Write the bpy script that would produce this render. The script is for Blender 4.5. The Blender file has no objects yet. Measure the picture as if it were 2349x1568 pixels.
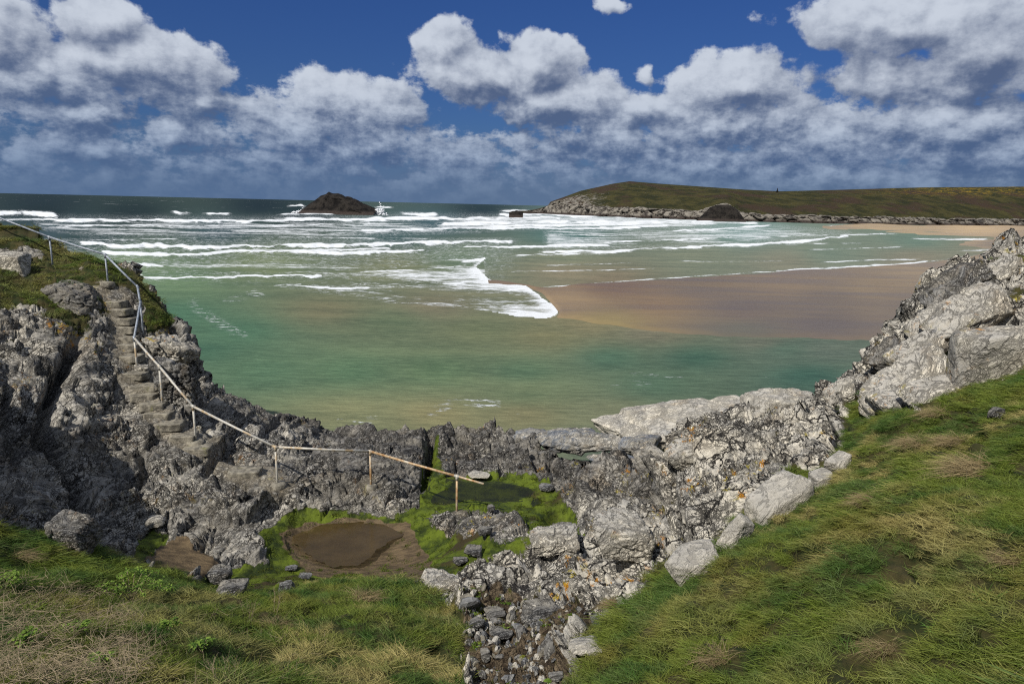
import bpy, bmesh, math, random
import numpy as np
from mathutils import Matrix, Vector

R = math.radians
C = bpy.context.scene.collection
sc = bpy.context.scene
rng = np.random.default_rng(7)
random.seed(7)

# ------------------------------------------------------------------ camera
H = 10.5                      # eye height over the sea, metres
F = 690.0                     # focal length in pixels of a 1024 wide frame
PITCH = math.atan(137.0 / F)
ROLL = R(1.33)
S = 1024.0 / 2349.0           # my measuring grid is 2349 wide
r0 = np.array([1.0, 0, 0]); u0 = np.array([0, math.sin(PITCH), math.cos(PITCH)])
fw = np.array([0, math.cos(PITCH), -math.sin(PITCH)])
rt = math.cos(ROLL) * r0 + math.sin(ROLL) * u0
up = -math.sin(ROLL) * r0 + math.cos(ROLL) * u0
cam_pos = np.array([0, 0, H])
cd = bpy.data.cameras.new('camera'); cam = bpy.data.objects.new('camera', cd); C.objects.link(cam)
M = Matrix(((rt[0], up[0], -fw[0], 0), (rt[1], up[1], -fw[1], 0), (rt[2], up[2], -fw[2], H), (0, 0, 0, 1)))
cam.matrix_world = M
cd.sensor_width = 36; cd.lens = F / 1024 * 36; cd.clip_end = 60000; cd.clip_start = 0.1
sc.camera = cam
sc.view_settings.view_transform = 'Standard'; sc.view_settings.look = 'None'
sc.view_settings.exposure = 0.0; sc.view_settings.gamma = 1.0
sc.view_settings.use_curve_mapping = False
sc.render.resolution_x = 1024; sc.render.resolution_y = 683
sc.cycles.use_denoising = False; sc.cycles.filter_width = 1.15; sc.cycles.sample_clamp_indirect = 4.0
sc.cycles.max_bounces = 4; sc.cycles.diffuse_bounces = 2; sc.cycles.transparent_max_bounces = 8

SUN_EL = R(46); SUN_DIR = np.array([0.60, 0.80])      # where shadows run
sd = bpy.data.lights.new('sun', 'SUN'); sd.energy = 4.6; sd.angle = R(0.5); sd.color = (1.0, 0.95, 0.86)
so = bpy.data.objects.new('sun', sd); C.objects.link(so)
lv = Vector((SUN_DIR[0] * math.cos(SUN_EL), SUN_DIR[1] * math.cos(SUN_EL), -math.sin(SUN_EL)))
so.rotation_euler = lv.to_track_quat('-Z', 'Y').to_euler(); so.location = (-30, -40, 60)


def ray(px, py):
    """direction through a point of the measuring grid, scaled so that its y is 1"""
    a = (np.asarray(px, float) * S - 512) / F; b = (341.5 - np.asarray(py, float) * S) / F
    d = fw + a[..., None] * rt + b[..., None] * up
    return d / d[..., 1:2]


def at(px, py, Y=None, z=None):
    d = ray(np.float64(px), np.float64(py))
    t = Y if Y is not None else (z - H) / d[2]
    return cam_pos + d * t


def proj(P):
    q = P - cam_pos
    w = q @ fw
    w = np.where(w > 0.05, w, 0.05)
    return ((q @ rt) / w * F + 512) / S, (341.5 - (q @ up) / w * F) / S, q @ fw


# ------------------------------------------------------------------ node helpers
class NT:
    def __init__(s, tree): s.t = tree; s.n = tree.nodes; s.l = tree.links
    def put(s, sock, v):
        if v is None: return
        if isinstance(v, bpy.types.NodeSocket): s.l.new(v, sock)
        elif isinstance(v, (tuple, list)) and sock.type == 'RGBA' and len(v) == 3: sock.default_value = (*v, 1)
        else: sock.default_value = v
    def node(s, typ, props=None, **ins):
        n = s.n.new(typ)
        for k, v in (props or {}).items(): setattr(n, k, v)
        for k, v in ins.items(): s.put(n.inputs[k.replace('_', ' ')], v)
        return n
    def m(s, op, a, b=None, c=None, clamp=False):
        n = s.n.new('ShaderNodeMath'); n.operation = op; n.use_clamp = clamp
        s.put(n.inputs[0], a); s.put(n.inputs[1], b); s.put(n.inputs[2], c)
        return n.outputs[0]
    def v(s, op, a, b=None, c=None):
        n = s.n.new('ShaderNodeVectorMath'); n.operation = op
        s.put(n.inputs[0], a); s.put(n.inputs[1], b)
        if c is not None: s.put(n.inputs[2], c)
        return n.outputs['Value'] if op in ('LENGTH', 'DOT_PRODUCT') else n.outputs[0]
    def noise(s, vec, scale, detail=4, rough=0.55, dist=0.0, color=False):
        n = s.node('ShaderNodeTexNoise', None, Vector=vec, Scale=scale, Detail=detail, Roughness=rough, Distortion=dist)
        return n.outputs['Color' if color else 'Fac']
    def voro(s, vec, scale, feature='F1', rand=1.0, out='Distance'):
        n = s.node('ShaderNodeTexVoronoi', {'feature': feature}, Vector=vec, Scale=scale, Randomness=rand)
        return n.outputs[out]
    def step(s, x, lo, hi, a=0.0, b=1.0):
        n = s.n.new('ShaderNodeMapRange'); n.interpolation_type = 'SMOOTHSTEP'
        for i, q in enumerate((x, lo, hi, a, b)): s.put(n.inputs[i], q)
        return n.outputs[0]
    def mix(s, f, a, b, mode='MIX'):
        n = s.n.new('ShaderNodeMix'); n.data_type = 'RGBA'; n.blend_type = mode
        s.put(n.inputs['Factor'], f); s.put(n.inputs[6], a); s.put(n.inputs[7], b)
        return n.outputs[2]
    def attr(s, name, inst=False, out='Fac'):
        n = s.n.new('ShaderNodeAttribute'); n.attribute_name = name
        if inst: n.attribute_type = 'INSTANCER'
        return n.outputs[out]
    def comb(s, x, y, z):
        return s.node('ShaderNodeCombineXYZ', None, X=x, Y=y, Z=z).outputs[0]
    def sep(s, v): return s.node('ShaderNodeSeparateXYZ', None, Vector=v).outputs


def material(name):
    m = bpy.data.materials.new(name); m.use_nodes = True
    nt = NT(m.node_tree); nt.n.clear()
    out = nt.n.new('ShaderNodeOutputMaterial')
    return m, nt, out


def principled(nt, out, color, rough=0.8, bump=None, bstr=0.5, bdist=0.05, spec=0.3, metal=0.0):
    p = nt.node('ShaderNodeBsdfPrincipled', None, Base_Color=color, Roughness=rough, Metallic=metal)
    nt.put(p.inputs['Specular IOR Level'], spec)
    if bump is not None:
        b = nt.node('ShaderNodeBump', None, Height=bump, Strength=bstr, Distance=bdist)
        nt.l.new(b.outputs[0], p.inputs['Normal'])
    nt.l.new(p.outputs[0], out.inputs[0])
    return p


def srgb(r, g, b):
    f = lambda c: (c / 255 / 12.92) if c <= 10 else ((c / 255 + 0.055) / 1.055) ** 2.4
    return (f(r), f(g), f(b))


# ------------------------------------------------------------------ world: sky and clouds
world = bpy.data.worlds.new('World'); sc.world = world; world.use_nodes = True
W = NT(world.node_tree); W.n.clear()
gen = W.node('ShaderNodeTexCoord').outputs['Generated']


def azel(px, py):
    d = ray(np.float64(px), np.float64(py)); d = d / np.linalg.norm(d)
    return math.degrees(math.atan2(d[0], d[1])), math.degrees(math.asin(d[2]))


# cumulus heaps: position and half sizes on the measuring grid, strength
CLOUDS = [(-20, 60, 170, 120, 1.0), (60, 170, 230, 95, 1.1), (235, 40, 110, 90, 1.0), (330, 150, 230, 85, 1.15), (470, 225, 140, 50, 0.75),
          (170, 255, 180, 42, 0.9), (400, 318, 90, 42, 0.8), (560, 300, 110, 40, 0.5), (790, 245, 190, 75, 1.1), (700, 300, 230, 60, 0.9),
          (1010, 110, 80, 70, 0.8), (1100, 175, 180, 80, 1.1), (1240, 150, 85, 90, 1.1), (1290, 240, 200, 75, 1.15), (1040, 355, 150, 35, 0.8),
          (1480, 170, 32, 34, 0.62), (1690, 200, 170, 85, 1.15), (1470, 260, 170, 60, 0.9), (1400, 330, 260, 50, 0.85), (1700, 300, 330, 70, 0.95),
          (2060, 40, 330, 75, 1.05), (2280, 120, 210, 120, 1.15), (2120, 180, 240, 90, 0.95), (2180, 300, 270, 90, 1.1), (1930, 310, 230, 75, 1.0),
          (860, 340, 400, 55, 0.7), (200, 340, 330, 45, 0.55), (1420, 2, 60, 22, 0.5)]
g = bpy.data.node_groups.new('cloud_density', 'ShaderNodeTree')
g.interface.new_socket('P', in_out='INPUT', socket_type='NodeSocketVector')
g.interface.new_socket('D', in_out='OUTPUT', socket_type='NodeSocketFloat')
G = NT(g)
gi = G.n.new('NodeGroupInput'); go = G.n.new('NodeGroupOutput')
P = gi.outputs[0]
warp = G.noise(P, 0.16, 4, 0.55, 0, True)
Pw = G.v('MULTIPLY_ADD', G.v('SUBTRACT', warp, (0.5, 0.5, 0.5)), (5.0, 3.4, 0.0), P)
acc = None
for (cx, cy, rx, ry, w) in CLOUDS:
    a, e = azel(cx, cy)
    a1, _ = azel(cx + rx, cy); _, e1 = azel(cx, cy - ry)
    ra = abs(a1 - a) * 1.12; re = abs(e1 - e) * 1.12
    q = G.v('MULTIPLY_ADD', Pw, (1 / ra, 1 / re, 0), (-a / ra, -e / re, 0))
    L = G.v('LENGTH', q)
    v = G.m('MULTIPLY_ADD', L, -0.75 * w, 0.75 * w)
    acc = v if acc is None else G.m('SMOOTH_MAX', acc, v, 0.14)
px_, py_, pz_ = G.sep(P)
# the same kind of broken cumulus goes on all round outside the frame
far = G.noise(G.v('MULTIPLY', P, (1, 1.5, 1)), 0.045, 3, 0.5)
outside = G.m('MAXIMUM', G.step(G.m('ABSOLUTE', px_), 38, 46), G.step(py_, 20, 27))
acc = G.m('MAXIMUM', acc, G.m('SUBTRACT', G.m('MULTIPLY', outside, G.m('MULTIPLY_ADD', far, 3.2, -0.55)), G.m('SUBTRACT', 1.0, outside)))
low = G.step(py_, 10.5, 4.5, -1.0, 0.22)
right = G.step(px_, -6, 22, 0.0, 0.22)
low = G.m('ADD', low, G.m('MULTIPLY', right, G.step(py_, 9.5, 3.5)))
acc = G.m('SMOOTH_MAX', acc, low, 0.2)
acc = G.m('MAXIMUM', acc, -0.6)
n1 = G.noise(P, 0.27, 9, 0.57)
n2 = G.noise(G.v('MULTIPLY', P, (1, 1.7, 1)), 0.42, 9, 0.64)
nn = G.m('ADD', G.m('MULTIPLY_ADD', n1, 1.5, -0.75), G.m('MULTIPLY', G.m('SUBTRACT', n2, 0.5), G.step(py_, 12, 5, 0.25, 1.6)))
D = G.m('ADD', G.m('MULTIPLY', acc, 1.25), nn)
G.l.new(D, go.inputs[0])

sx, sy, sz = W.sep(gen)
az = W.m('MULTIPLY', W.m('ARCTAN2', sx, sy), 180 / math.pi)
el = W.m('MULTIPLY', W.m('ARCSINE', W.m('MAXIMUM', W.m('MINIMUM', sz, 0.9999), -0.9999)), 180 / math.pi)
PW = W.comb(az, el, 0.0)


def dens(p):
    n = W.n.new('ShaderNodeGroup'); n.node_tree = g; W.l.new(p, n.inputs[0]); return n.outputs[0]


D0 = dens(PW)
D1 = dens(W.v('ADD', PW, (-0.5, 0.75, 0)))
D2 = dens(W.v('ADD', PW, (-1.6, 3.2, 0)))
alpha = W.step(D0, 0.02, W.step(el, 5, 12, 0.34, 0.22))
lit = W.m('ADD', W.m('MULTIPLY', W.m('SUBTRACT', D0, D1), 1.25), W.m('MULTIPLY', W.m('SUBTRACT', D0, D2), 0.40))
edge = W.step(D0, 0.55, 0.05, 0.0, 0.14)
litc = W.m('ADD', W.m('ADD', lit, 0.30), edge)
litc = W.m('ADD', litc, W.m('MULTIPLY_ADD', W.noise(W.v('MULTIPLY', PW, (1, 1.5, 1)), 0.24, 8, 0.66), 1.7, -0.85))
litc = W.step(litc, -0.36, 1.36)
hi_c = W.mix(W.step(el, 0.5, 10), srgb(146, 166, 194), srgb(200, 208, 221))
lo_c = W.mix(W.step(el, 1, 11), srgb(74, 98, 136), srgb(84, 100, 132))
ccol = W.mix(litc, lo_c, hi_c)
skyt = W.n.new('ShaderNodeTexSky'); skyt.sky_type = 'NISHITA'; skyt.sun_disc = False
skyt.sun_elevation = SUN_EL; skyt.sun_rotation = math.atan2(-SUN_DIR[0], -SUN_DIR[1]); skyt.altitude = 10
skyt.air_density = 1.0; skyt.dust_density = 0.6; skyt.ozone_density = 3.0
SKY = 0.05
base = W.v('SCALE', skyt.outputs[0]); base.node.inputs['Scale'].default_value = SKY
# a polarised, deep blue: same sky with less of the horizon glare
deep = W.mix(1.0, base, W.mix(W.step(el, 0, 24), (0.32, 0.52, 0.95), (0.34, 0.60, 1.20)), 'MULTIPLY')
veil = W.step(el, 6.5, 0.0, 0.0, 0.9)
deep = W.mix(veil, deep, W.mix(W.step(az, -25, 25), srgb(80, 108, 150), srgb(92, 116, 150)))
final = W.mix(alpha, deep, ccol)
veil2 = W.step(el, 4.0, 0.2, 0.0, 0.85)
final = W.mix(veil2, final, W.mix(W.step(az, -25, 25), srgb(86, 110, 144), srgb(96, 117, 145)))
bg = W.node('ShaderNodeBackground', None, Color=final, Strength=1.0)
wo = W.n.new('ShaderNodeOutputWorld'); W.l.new(bg.outputs[0], wo.inputs[0])
world.cycles.sampling_method = 'NONE'

# ------------------------------------------------------------------ numpy noise
def _hash(ix, iy, iz, seed):
    h = (ix.astype(np.uint32) * np.uint32(374761393) + iy.astype(np.uint32) * np.uint32(668265263)
         + iz.astype(np.uint32) * np.uint32(2147483647) + np.uint32((seed * 144665) & 0xffffffff))
    h = (h ^ (h >> np.uint32(13))) * np.uint32(1274126177)
    h ^= h >> np.uint32(16)
    h = h * np.uint32(2246822519); h ^= h >> np.uint32(15)
    return (h & np.uint32(0xffffff)).astype(np.float32) / np.float32(0xffffff)


def vnoise(P, seed=0):
    """value noise in -1..1 at N x 3 points"""
    P = np.asarray(P, np.float32)
    i = np.floor(P).astype(np.int64); f = P - i
    f = f * f * f * (f * (f * 6 - 15) + 10)
    i = i.astype(np.int64) & 0xffffffff
    x0, y0, z0 = i[:, 0], i[:, 1], i[:, 2]
    x1, y1, z1 = (x0 + 1) & 0xffffffff, (y0 + 1) & 0xffffffff, (z0 + 1) & 0xffffffff
    def L(a, b, t): return a + (b - a) * t
    a = L(_hash(x0, y0, z0, seed), _hash(x1, y0, z0, seed), f[:, 0])
    b = L(_hash(x0, y1, z0, seed), _hash(x1, y1, z0, seed), f[:, 0])
    c = L(_hash(x0, y0, z1, seed), _hash(x1, y0, z1, seed), f[:, 0])
    d = L(_hash(x0, y1, z1, seed), _hash(x1, y1, z1, seed), f[:, 0])
    return L(L(a, b, f[:, 1]), L(c, d, f[:, 1]), f[:, 2]) * 2 - 1


def fbm(P, octaves=4, seed=0, gain=0.5, ridged=False):
    r = np.zeros(len(P), np.float32); a = 1.0; t = 0
    P = np.asarray(P, np.float32)
    for o in range(octaves):
        n = vnoise(P, seed + o * 17)
        if ridged: n = 1 - 2 * np.abs(n)
        r += a * n; t += a; a *= gain; P = P * 2.03 + 11.7
    return r / t


def facets(P, seed=0, tilt=1.0):
    """blocky rock: per cell a random level and a tilted plane, and the width to the nearest joint"""
    P = np.asarray(P, np.float32)
    ci = np.floor(P).astype(np.int64)
    n = len(P)
    d1 = np.full(n, 9.0, np.float32); d2 = np.full(n, 9.0, np.float32)
    lev = np.zeros(n, np.float32)
    for dx in (-1, 0, 1):
        for dy in (-1, 0, 1):
            for dz in (-1, 0, 1):
                c = (ci + np.array([dx, dy, dz])); cu = c & 0xffffffff
                o = np.stack([_hash(cu[:, 0], cu[:, 1], cu[:, 2], seed + k) for k in (1, 2, 3)], 1)
                q = P - (c + 0.1 + 0.8 * o)
                d = np.sqrt((q * q).sum(1))
                m = d < d1
                d2 = np.where(m, d1, np.minimum(d2, d))
                h = _hash(cu[:, 0], cu[:, 1], cu[:, 2], seed + 9) * 2 - 1
                tx = (o[:, 1] * 2 - 1); ty = (o[:, 2] * 2 - 1); tz = (o[:, 0] * 2 - 1)
                val = h + tilt * (q[:, 0] * tx + q[:, 1] * ty + q[:, 2] * tz)
                lev = np.where(m, val, lev)
                d1 = np.where(m, d, d1)
    return lev, d2 - d1


def inpoly(x, y, poly):
    x = np.asarray(x); y = np.asarray(y)
    c = np.zeros(x.shape, bool); n = len(poly); j = n - 1
    for i in range(n):
        xi, yi = poly[i]; xj, yj = poly[j]
        if yi != yj:
            c ^= ((yi > y) != (yj > y)) & (x < (xj - xi) * (y - yi) / (yj - yi) + xi)
        j = i
    return c


def dseg(x, y, pts, closed=False):
    """distance to a polyline, and the share of its length reached"""
    best = np.full(np.shape(x), 1e9, np.float32); par = np.zeros(np.shape(x), np.float32)
    n = len(pts); lens = [math.dist(pts[i], pts[(i + 1) % n]) for i in range(n if closed else n - 1)]
    tot = sum(lens); run = 0
    for i, L in enumerate(lens):
        ax, ay = pts[i][:2]; bx, by = pts[(i + 1) % n][:2]
        t = np.clip(((x - ax) * (bx - ax) + (y - ay) * (by - ay)) / max(L * L, 1e-9), 0, 1)
        d = np.hypot(x - ax - t * (bx - ax), y - ay - t * (by - ay))
        m = d < best; best = np.where(m, d, best); par = np.where(m, (run + t * L) / tot, par); run += L
    return best, par


def smooth(x, a, b):
    t = np.clip((x - a) / (b - a), 0, 1); return t * t * (3 - 2 * t)


def soft(x, y, poly, w):
    """1 inside the polygon, 0 outside, a soft edge of w grid units"""
    d, _ = dseg(x, y, poly, True)
    return smooth(np.where(inpoly(x, y, poly), d, -d), -w, w).astype(np.float32)


# ------------------------------------------------------------------ mesh helpers
def mesh_obj(name, verts, faces, mat=None, parent=None, smooth_shade=True, attrs=None, kind=None):
    me = bpy.data.meshes.new(name)
    verts = np.asarray(verts, np.float32)
    if isinstance(faces, np.ndarray):
        k = faces.shape[1]
        me.vertices.add(len(verts)); me.vertices.foreach_set('co', verts.ravel())
        me.loops.add(faces.size); me.loops.foreach_set('vertex_index', faces.astype(np.int32).ravel())
        me.polygons.add(len(faces)); me.polygons.foreach_set('loop_start', np.arange(0, faces.size, k, dtype=np.int32))
        me.update(calc_edges=True)
    else:
        me.from_pydata([tuple(map(float, v)) for v in verts], [], faces); me.update()
    if smooth_shade: me.polygons.foreach_set('use_smooth', np.ones(len(me.polygons), bool))
    for k, a in (attrs or {}).items():
        a = np.asarray(a, np.float32)
        if a.ndim == 1:
            t = me.attributes.new(k, 'FLOAT', 'POINT'); t.data.foreach_set('value', a)
        elif a.shape[1] == 3 and k != 'col':
            t = me.attributes.new(k, 'FLOAT_VECTOR', 'POINT'); t.data.foreach_set('vector', a.ravel())
        else:
            t = me.attributes.new(k, 'FLOAT_COLOR', 'POINT')
            t.data.foreach_set('color', np.concatenate([a, np.ones((len(a), 1))], 1).astype(np.float32).ravel())
    if mat: me.materials.append(mat)
    o = bpy.data.objects.new(name, me); C.objects.link(o)
    if parent: o.parent = parent
    if kind: o['kind'] = kind
    return o


def tag(o, label=None, cat=None, group=None, kind=None):
    if label: o['label'] = label
    if cat: o['category'] = cat
    if group: o['group'] = group
    if kind: o['kind'] = kind
    return o


def empty(name, loc=(0, 0, 0)):
    o = bpy.data.objects.new(name, None); C.objects.link(o); o.location = loc; o.empty_display_size = 0.2
    return o


def grid_faces(nr, nc):
    i = np.arange(nr - 1)[:, None] * nc + np.arange(nc - 1)[None, :]
    return np.stack([i, i + 1, i + nc + 1, i + nc], -1).reshape(-1, 4)


def tube(pts, rad, sides=8, closed_ends=True):
    """verts and faces of a bent tube; rad a number or one per point"""
    pts = [Vector(p) for p in pts]; n = len(pts)
    if not hasattr(rad, '__len__'): rad = [rad] * n
    V = []; Fc = []
    for i, p in enumerate(pts):
        t = (pts[min(i + 1, n - 1)] - pts[max(i - 1, 0)]).normalized()
        a = Vector((0, 0, 1)) if abs(t.z) < 0.9 else Vector((1, 0, 0))
        u = t.cross(a).normalized(); w = t.cross(u)
        for k in range(sides):
            an = 2 * math.pi * k / sides
            V.append(p + (u * math.cos(an) + w * math.sin(an)) * rad[i])
    for i in range(n - 1):
        for k in range(sides):
            a = i * sides + k; b = i * sides + (k + 1) % sides
            Fc.append((a, b, b + sides, a + sides))
    if closed_ends:
        Fc.append(tuple(range(sides))[::-1]); Fc.append(tuple(range((n - 1) * sides, n * sides)))
    return V, Fc


# ------------------------------------------------------------------ materials
def rock_material(name, white=0.5, blue=0.0, lichen=0.3, scale=1.0, ctrl=True, jk=1.0):
    m, nt, out = material(name)
    geo = nt.node('ShaderNodeNewGeometry').outputs['Position'] if ctrl else nt.node('ShaderNodeTexCoord').outputs['Object']
    p = nt.v('MULTIPLY', geo, (scale,) * 3) if scale != 1 else geo
    w = nt.v('MULTIPLY_ADD', nt.noise(p, 0.55, 3, 0.5, 0, True), (1.5, 1.5, 1.5), p)
    # foliation: thin wavy sheets across the rock
    st = nt.v('MULTIPLY', w, (1.6, 2.6, 5.5))
    rot = nt.node('ShaderNodeVectorRotate', {'rotation_type': 'EULER_XYZ'}, Vector=w, Rotation=(0.6, 0.5, 0.7)).outputs[0]
    st = nt.v('MULTIPLY', rot, (0.6, 1.8, 6.5))
    fol = nt.noise(st, 1.6, 9, 0.68)
    fol2 = nt.noise(nt.v('MULTIPLY', rot, (1.2, 0.8, 10.0)), 2.0, 7, 0.66)
    blot = nt.noise(w, 1.1, 7, 0.6)
    fine = nt.noise(p, 14.0, 7, 0.70)
    veins = nt.m('ABSOLUTE', nt.m('SUBTRACT', nt.noise(st, 0.9, 8, 0.66), 0.5))
    veins2 = nt.m('ABSOLUTE', nt.m('SUBTRACT', nt.noise(nt.v('ADD', w, (7, 3, 1)), 1.7, 7, 0.62), 0.5))
    cr3 = nt.voro(nt.v('MULTIPLY_ADD', nt.noise(p, 1.6, 5, 0.6, 0, True), (1.0, 1.0, 1.0), nt.v('MULTIPLY', rot, (0.7, 0.7, 1.6))), 1.1, 'DISTANCE_TO_EDGE')
    cr = nt.voro(nt.v('MULTIPLY_ADD', nt.noise(p, 2.6, 5, 0.6, 0, True), (0.9, 0.9, 0.9), p), 1.9, 'DISTANCE_TO_EDGE')
    cr2 = nt.voro(nt.v('MULTIPLY_ADD', nt.noise(p, 6.0, 4, 0.6, 0, True), (0.30, 0.30, 0.30), rot), 5.2, 'DISTANCE_TO_EDGE')
    wh = nt.attr('white') if ctrl else white
    # light lichen skin against the grey and near black stone
    reg = nt.noise(p, 0.45, 4, 0.55)
    sk = nt.m('ADD', nt.m('MULTIPLY', fol, 0.56), nt.m('ADD', nt.m('MULTIPLY', blot, 0.38), nt.m('ADD', nt.m('MULTIPLY', fine, 0.12), nt.m('MULTIPLY_ADD', reg, 0.5, -0.17))))
    thr = nt.m('MULTIPLY_ADD', wh, -0.31, 0.765)
    light = nt.step(nt.m('SUBTRACT', sk, thr), -0.06, 0.07)
    dark = nt.mix(nt.step(fol2, 0.38, 0.58), srgb(68, 66, 65), srgb(142, 140, 136))
    dark = nt.mix(nt.step(blot, 0.35, 0.7), dark, srgb(146, 140, 128))
    if blue: dark = nt.mix(blue, dark, srgb(120, 128, 140))
    pale = nt.mix(nt.step(nt.noise(p, 0.8, 5, 0.6), 0.38, 0.62), srgb(178, 174, 166), srgb(214, 207, 192))
    pale = nt.mix(nt.m('MULTIPLY', nt.m('SUBTRACT', 1.0, wh), 0.75), pale, srgb(140, 138, 134))
    col = nt.mix(light, dark, pale)
    # tawny staining
    tan = nt.step(nt.noise(nt.v('ADD', w, (31, 5, 9)), 0.75, 6, 0.6), 0.56, 0.72, 0, 0.40)
    col = nt.mix(tan, col, srgb(158, 136, 104))
    # joints with black growth in them
    jm = nt.step(nt.noise(p, 0.9, 3, 0.5), 0.34, 0.60)
    jt = nt.m('MAXIMUM', nt.m('MULTIPLY', nt.step(cr, 0.042, 0.012), jm), nt.m('MULTIPLY', nt.step(cr2, 0.070, 0.015), nt.m('MULTIPLY', jm, 0.8)))
    jt = nt.m('MAXIMUM', jt, nt.m('MULTIPLY', nt.m('MULTIPLY', nt.step(veins, 0.016, 0.003), jm), 0.8))
    jt = nt.m('MAXIMUM', jt, nt.m('MULTIPLY', nt.step(cr3, 0.045, 0.010), nt.step(wh, 0.6, 0.9, 0.25, 1.0)))
    jt = nt.m('MAXIMUM', jt, nt.m('MULTIPLY', nt.step(veins2, 0.013, 0.003), 0.8))
    if jk != 1.0: jt = nt.m('MULTIPLY', jt, jk)
    col = nt.mix(jt, col, srgb(38, 36, 35))
    if ctrl:
        wn = nt.m('MULTIPLY', nt.attr('worn'), nt.step(nt.noise(p, 2.2, 6, 0.65), 0.30, 0.55))
        col = nt.mix(nt.m('MULTIPLY', wn, 0.75), col, nt.mix(nt.step(fine, 0.35, 0.65), srgb(112, 104, 90), srgb(168, 158, 138)))
    # yellow and orange lichen
    li = nt.m('MULTIPLY', nt.step(nt.noise(nt.v('ADD', p, (3, 9, 4)), 0.8, 3, 0.5), 0.55, 0.66), nt.step(nt.noise(p, 5.5, 6, 0.7), 0.53, 0.60))
    lif = nt.attr('lichen') if ctrl else lichen
    licol = nt.mix(nt.step(nt.noise(p, 2.0, 2, 0.5), 0.42, 0.58), srgb(190, 130, 32), srgb(172, 160, 70))
    col = nt.mix(nt.m('MULTIPLY', li, lif), col, licol)
    rough = 0.85
    bump = nt.m('ADD', nt.m('ADD', nt.m('MULTIPLY', fol, 0.75), nt.m('MULTIPLY', fol2, 0.30)), nt.m('MULTIPLY', fine, 0.22))
    bump = nt.m('SUBTRACT', bump, nt.m('MULTIPLY', jt, 0.45))
    if ctrl:
        # fine heath and grass rooted in the rock, algae, wet sand, stream gravel by zone
        gr = nt.attr('grass'); al = nt.attr('algae'); sa = nt.attr('sand'); be = nt.attr('bed'); wet = nt.attr('wet')
        col = nt.mix(nt.m('MULTIPLY', wet, 0.62), col, nt.mix(1.0, col, (0.36, 0.36, 0.40), 'MULTIPLY'))
        gn = nt.noise(p, 2.2, 8, 0.7)
        gcol = nt.mix(nt.step(gn, 0.38, 0.62), srgb(36, 46, 16), srgb(70, 64, 36))
        gm = nt.step(nt.m('ADD', gr, nt.m('MULTIPLY', nt.m('SUBTRACT', nt.noise(p, 3.0, 7, 0.68), 0.5), 1.3)), 0.42, 0.58)
        col = nt.mix(gm, col, gcol)
        an = nt.noise(p, 1.6, 8, 0.68)
        acol = nt.mix(nt.step(an, 0.36, 0.60), srgb(36, 48, 12), srgb(92, 106, 26))
        acol = nt.mix(nt.step(nt.noise(p, 0.7, 5, 0.6), 0.52, 0.66), acol, srgb(58, 50, 28))
        am = nt.step(nt.m('ADD', al, nt.m('MULTIPLY', nt.m('SUBTRACT', nt.noise(p, 2.4, 7, 0.65), 0.5), 1.5)), 0.40, 0.56)
        col = nt.mix(am, col, acol)
        sn = nt.noise(nt.v('MULTIPLY', p, (1, 3, 1)), 2.5, 8, 0.65)
        scol = nt.mix(nt.step(sn, 0.35, 0.65), srgb(76, 64, 48), srgb(112, 96, 72))
        sm = nt.step(nt.m('ADD', sa, nt.m('MULTIPLY', nt.m('SUBTRACT', nt.noise(p, 2.8, 6, 0.6), 0.5), 0.7)), 0.42, 0.56)
        col = nt.mix(sm, col, scol)
        bn = nt.voro(p, 13, 'F1', 1.0, 'Color')
        bcol = nt.mix(nt.sep(bn)[0], srgb(48, 38, 28), srgb(120, 106, 86))
        bcol = nt.mix(nt.step(nt.noise(p, 3.2, 6, 0.7), 0.54, 0.64), bcol, srgb(74, 74, 34))
        bm = nt.step(nt.m('ADD', be, nt.m('MULTIPLY', nt.m('SUBTRACT', nt.noise(p, 2.5, 6, 0.6), 0.5), 0.9)), 0.42, 0.56)
        col = nt.mix(bm, col, bcol)
        flat = nt.m('MAXIMUM', nt.m('MAXIMUM', gm, am), sm)
        soft_b = nt.m('MULTIPLY', nt.noise(p, 12, 6, 0.75), 0.35)
        bump = nt.m('ADD', nt.m('MULTIPLY', bump, nt.m('SUBTRACT', 1.0, flat)), nt.m('MULTIPLY', soft_b, flat))
        rough = nt.m('MULTIPLY_ADD', nt.m('MAXIMUM', sm, nt.m('MULTIPLY', am, 0.5)), -0.35, 0.88)
    principled(nt, out, col, rough, bump, 1.0, 0.11 / scale, 0.25)
    return m


mat_ground = rock_material('rock_and_ground')
mat_stone_pale = rock_material('pale_stone', 1.0, 0.15, 0.6, 1.0, False, 0.6)
mat_stone_slab = rock_material('grey_slab_stone', 1.05, 0.3, 0.1, 0.7, False, 0.3)
mat_stone_grey = rock_material('grey_stone', 0.25, 0.1, 0.2, 1.6, False)
mat_stone_dark = rock_material('dark_stone', 0.05, 0.3, 0.1, 1.8, False)
mat_sea_rock = rock_material('sea_washed_stone', 1.05, 0.65, 0.12, 1.3, False, 0.5)
mat_low_rock = rock_material('low_wet_stone', 0.60, 0.8, 0.0, 1.6, False, 0.6)

# ------------------------------------------------------------------ terrain base surface
CP = []          # world control points
COAST = []


def cp(px, py, Y=None, z=None, coast=False):
    p = at(px, py, Y, z); CP.append(p)
    if coast: COAST.append(p)


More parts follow.
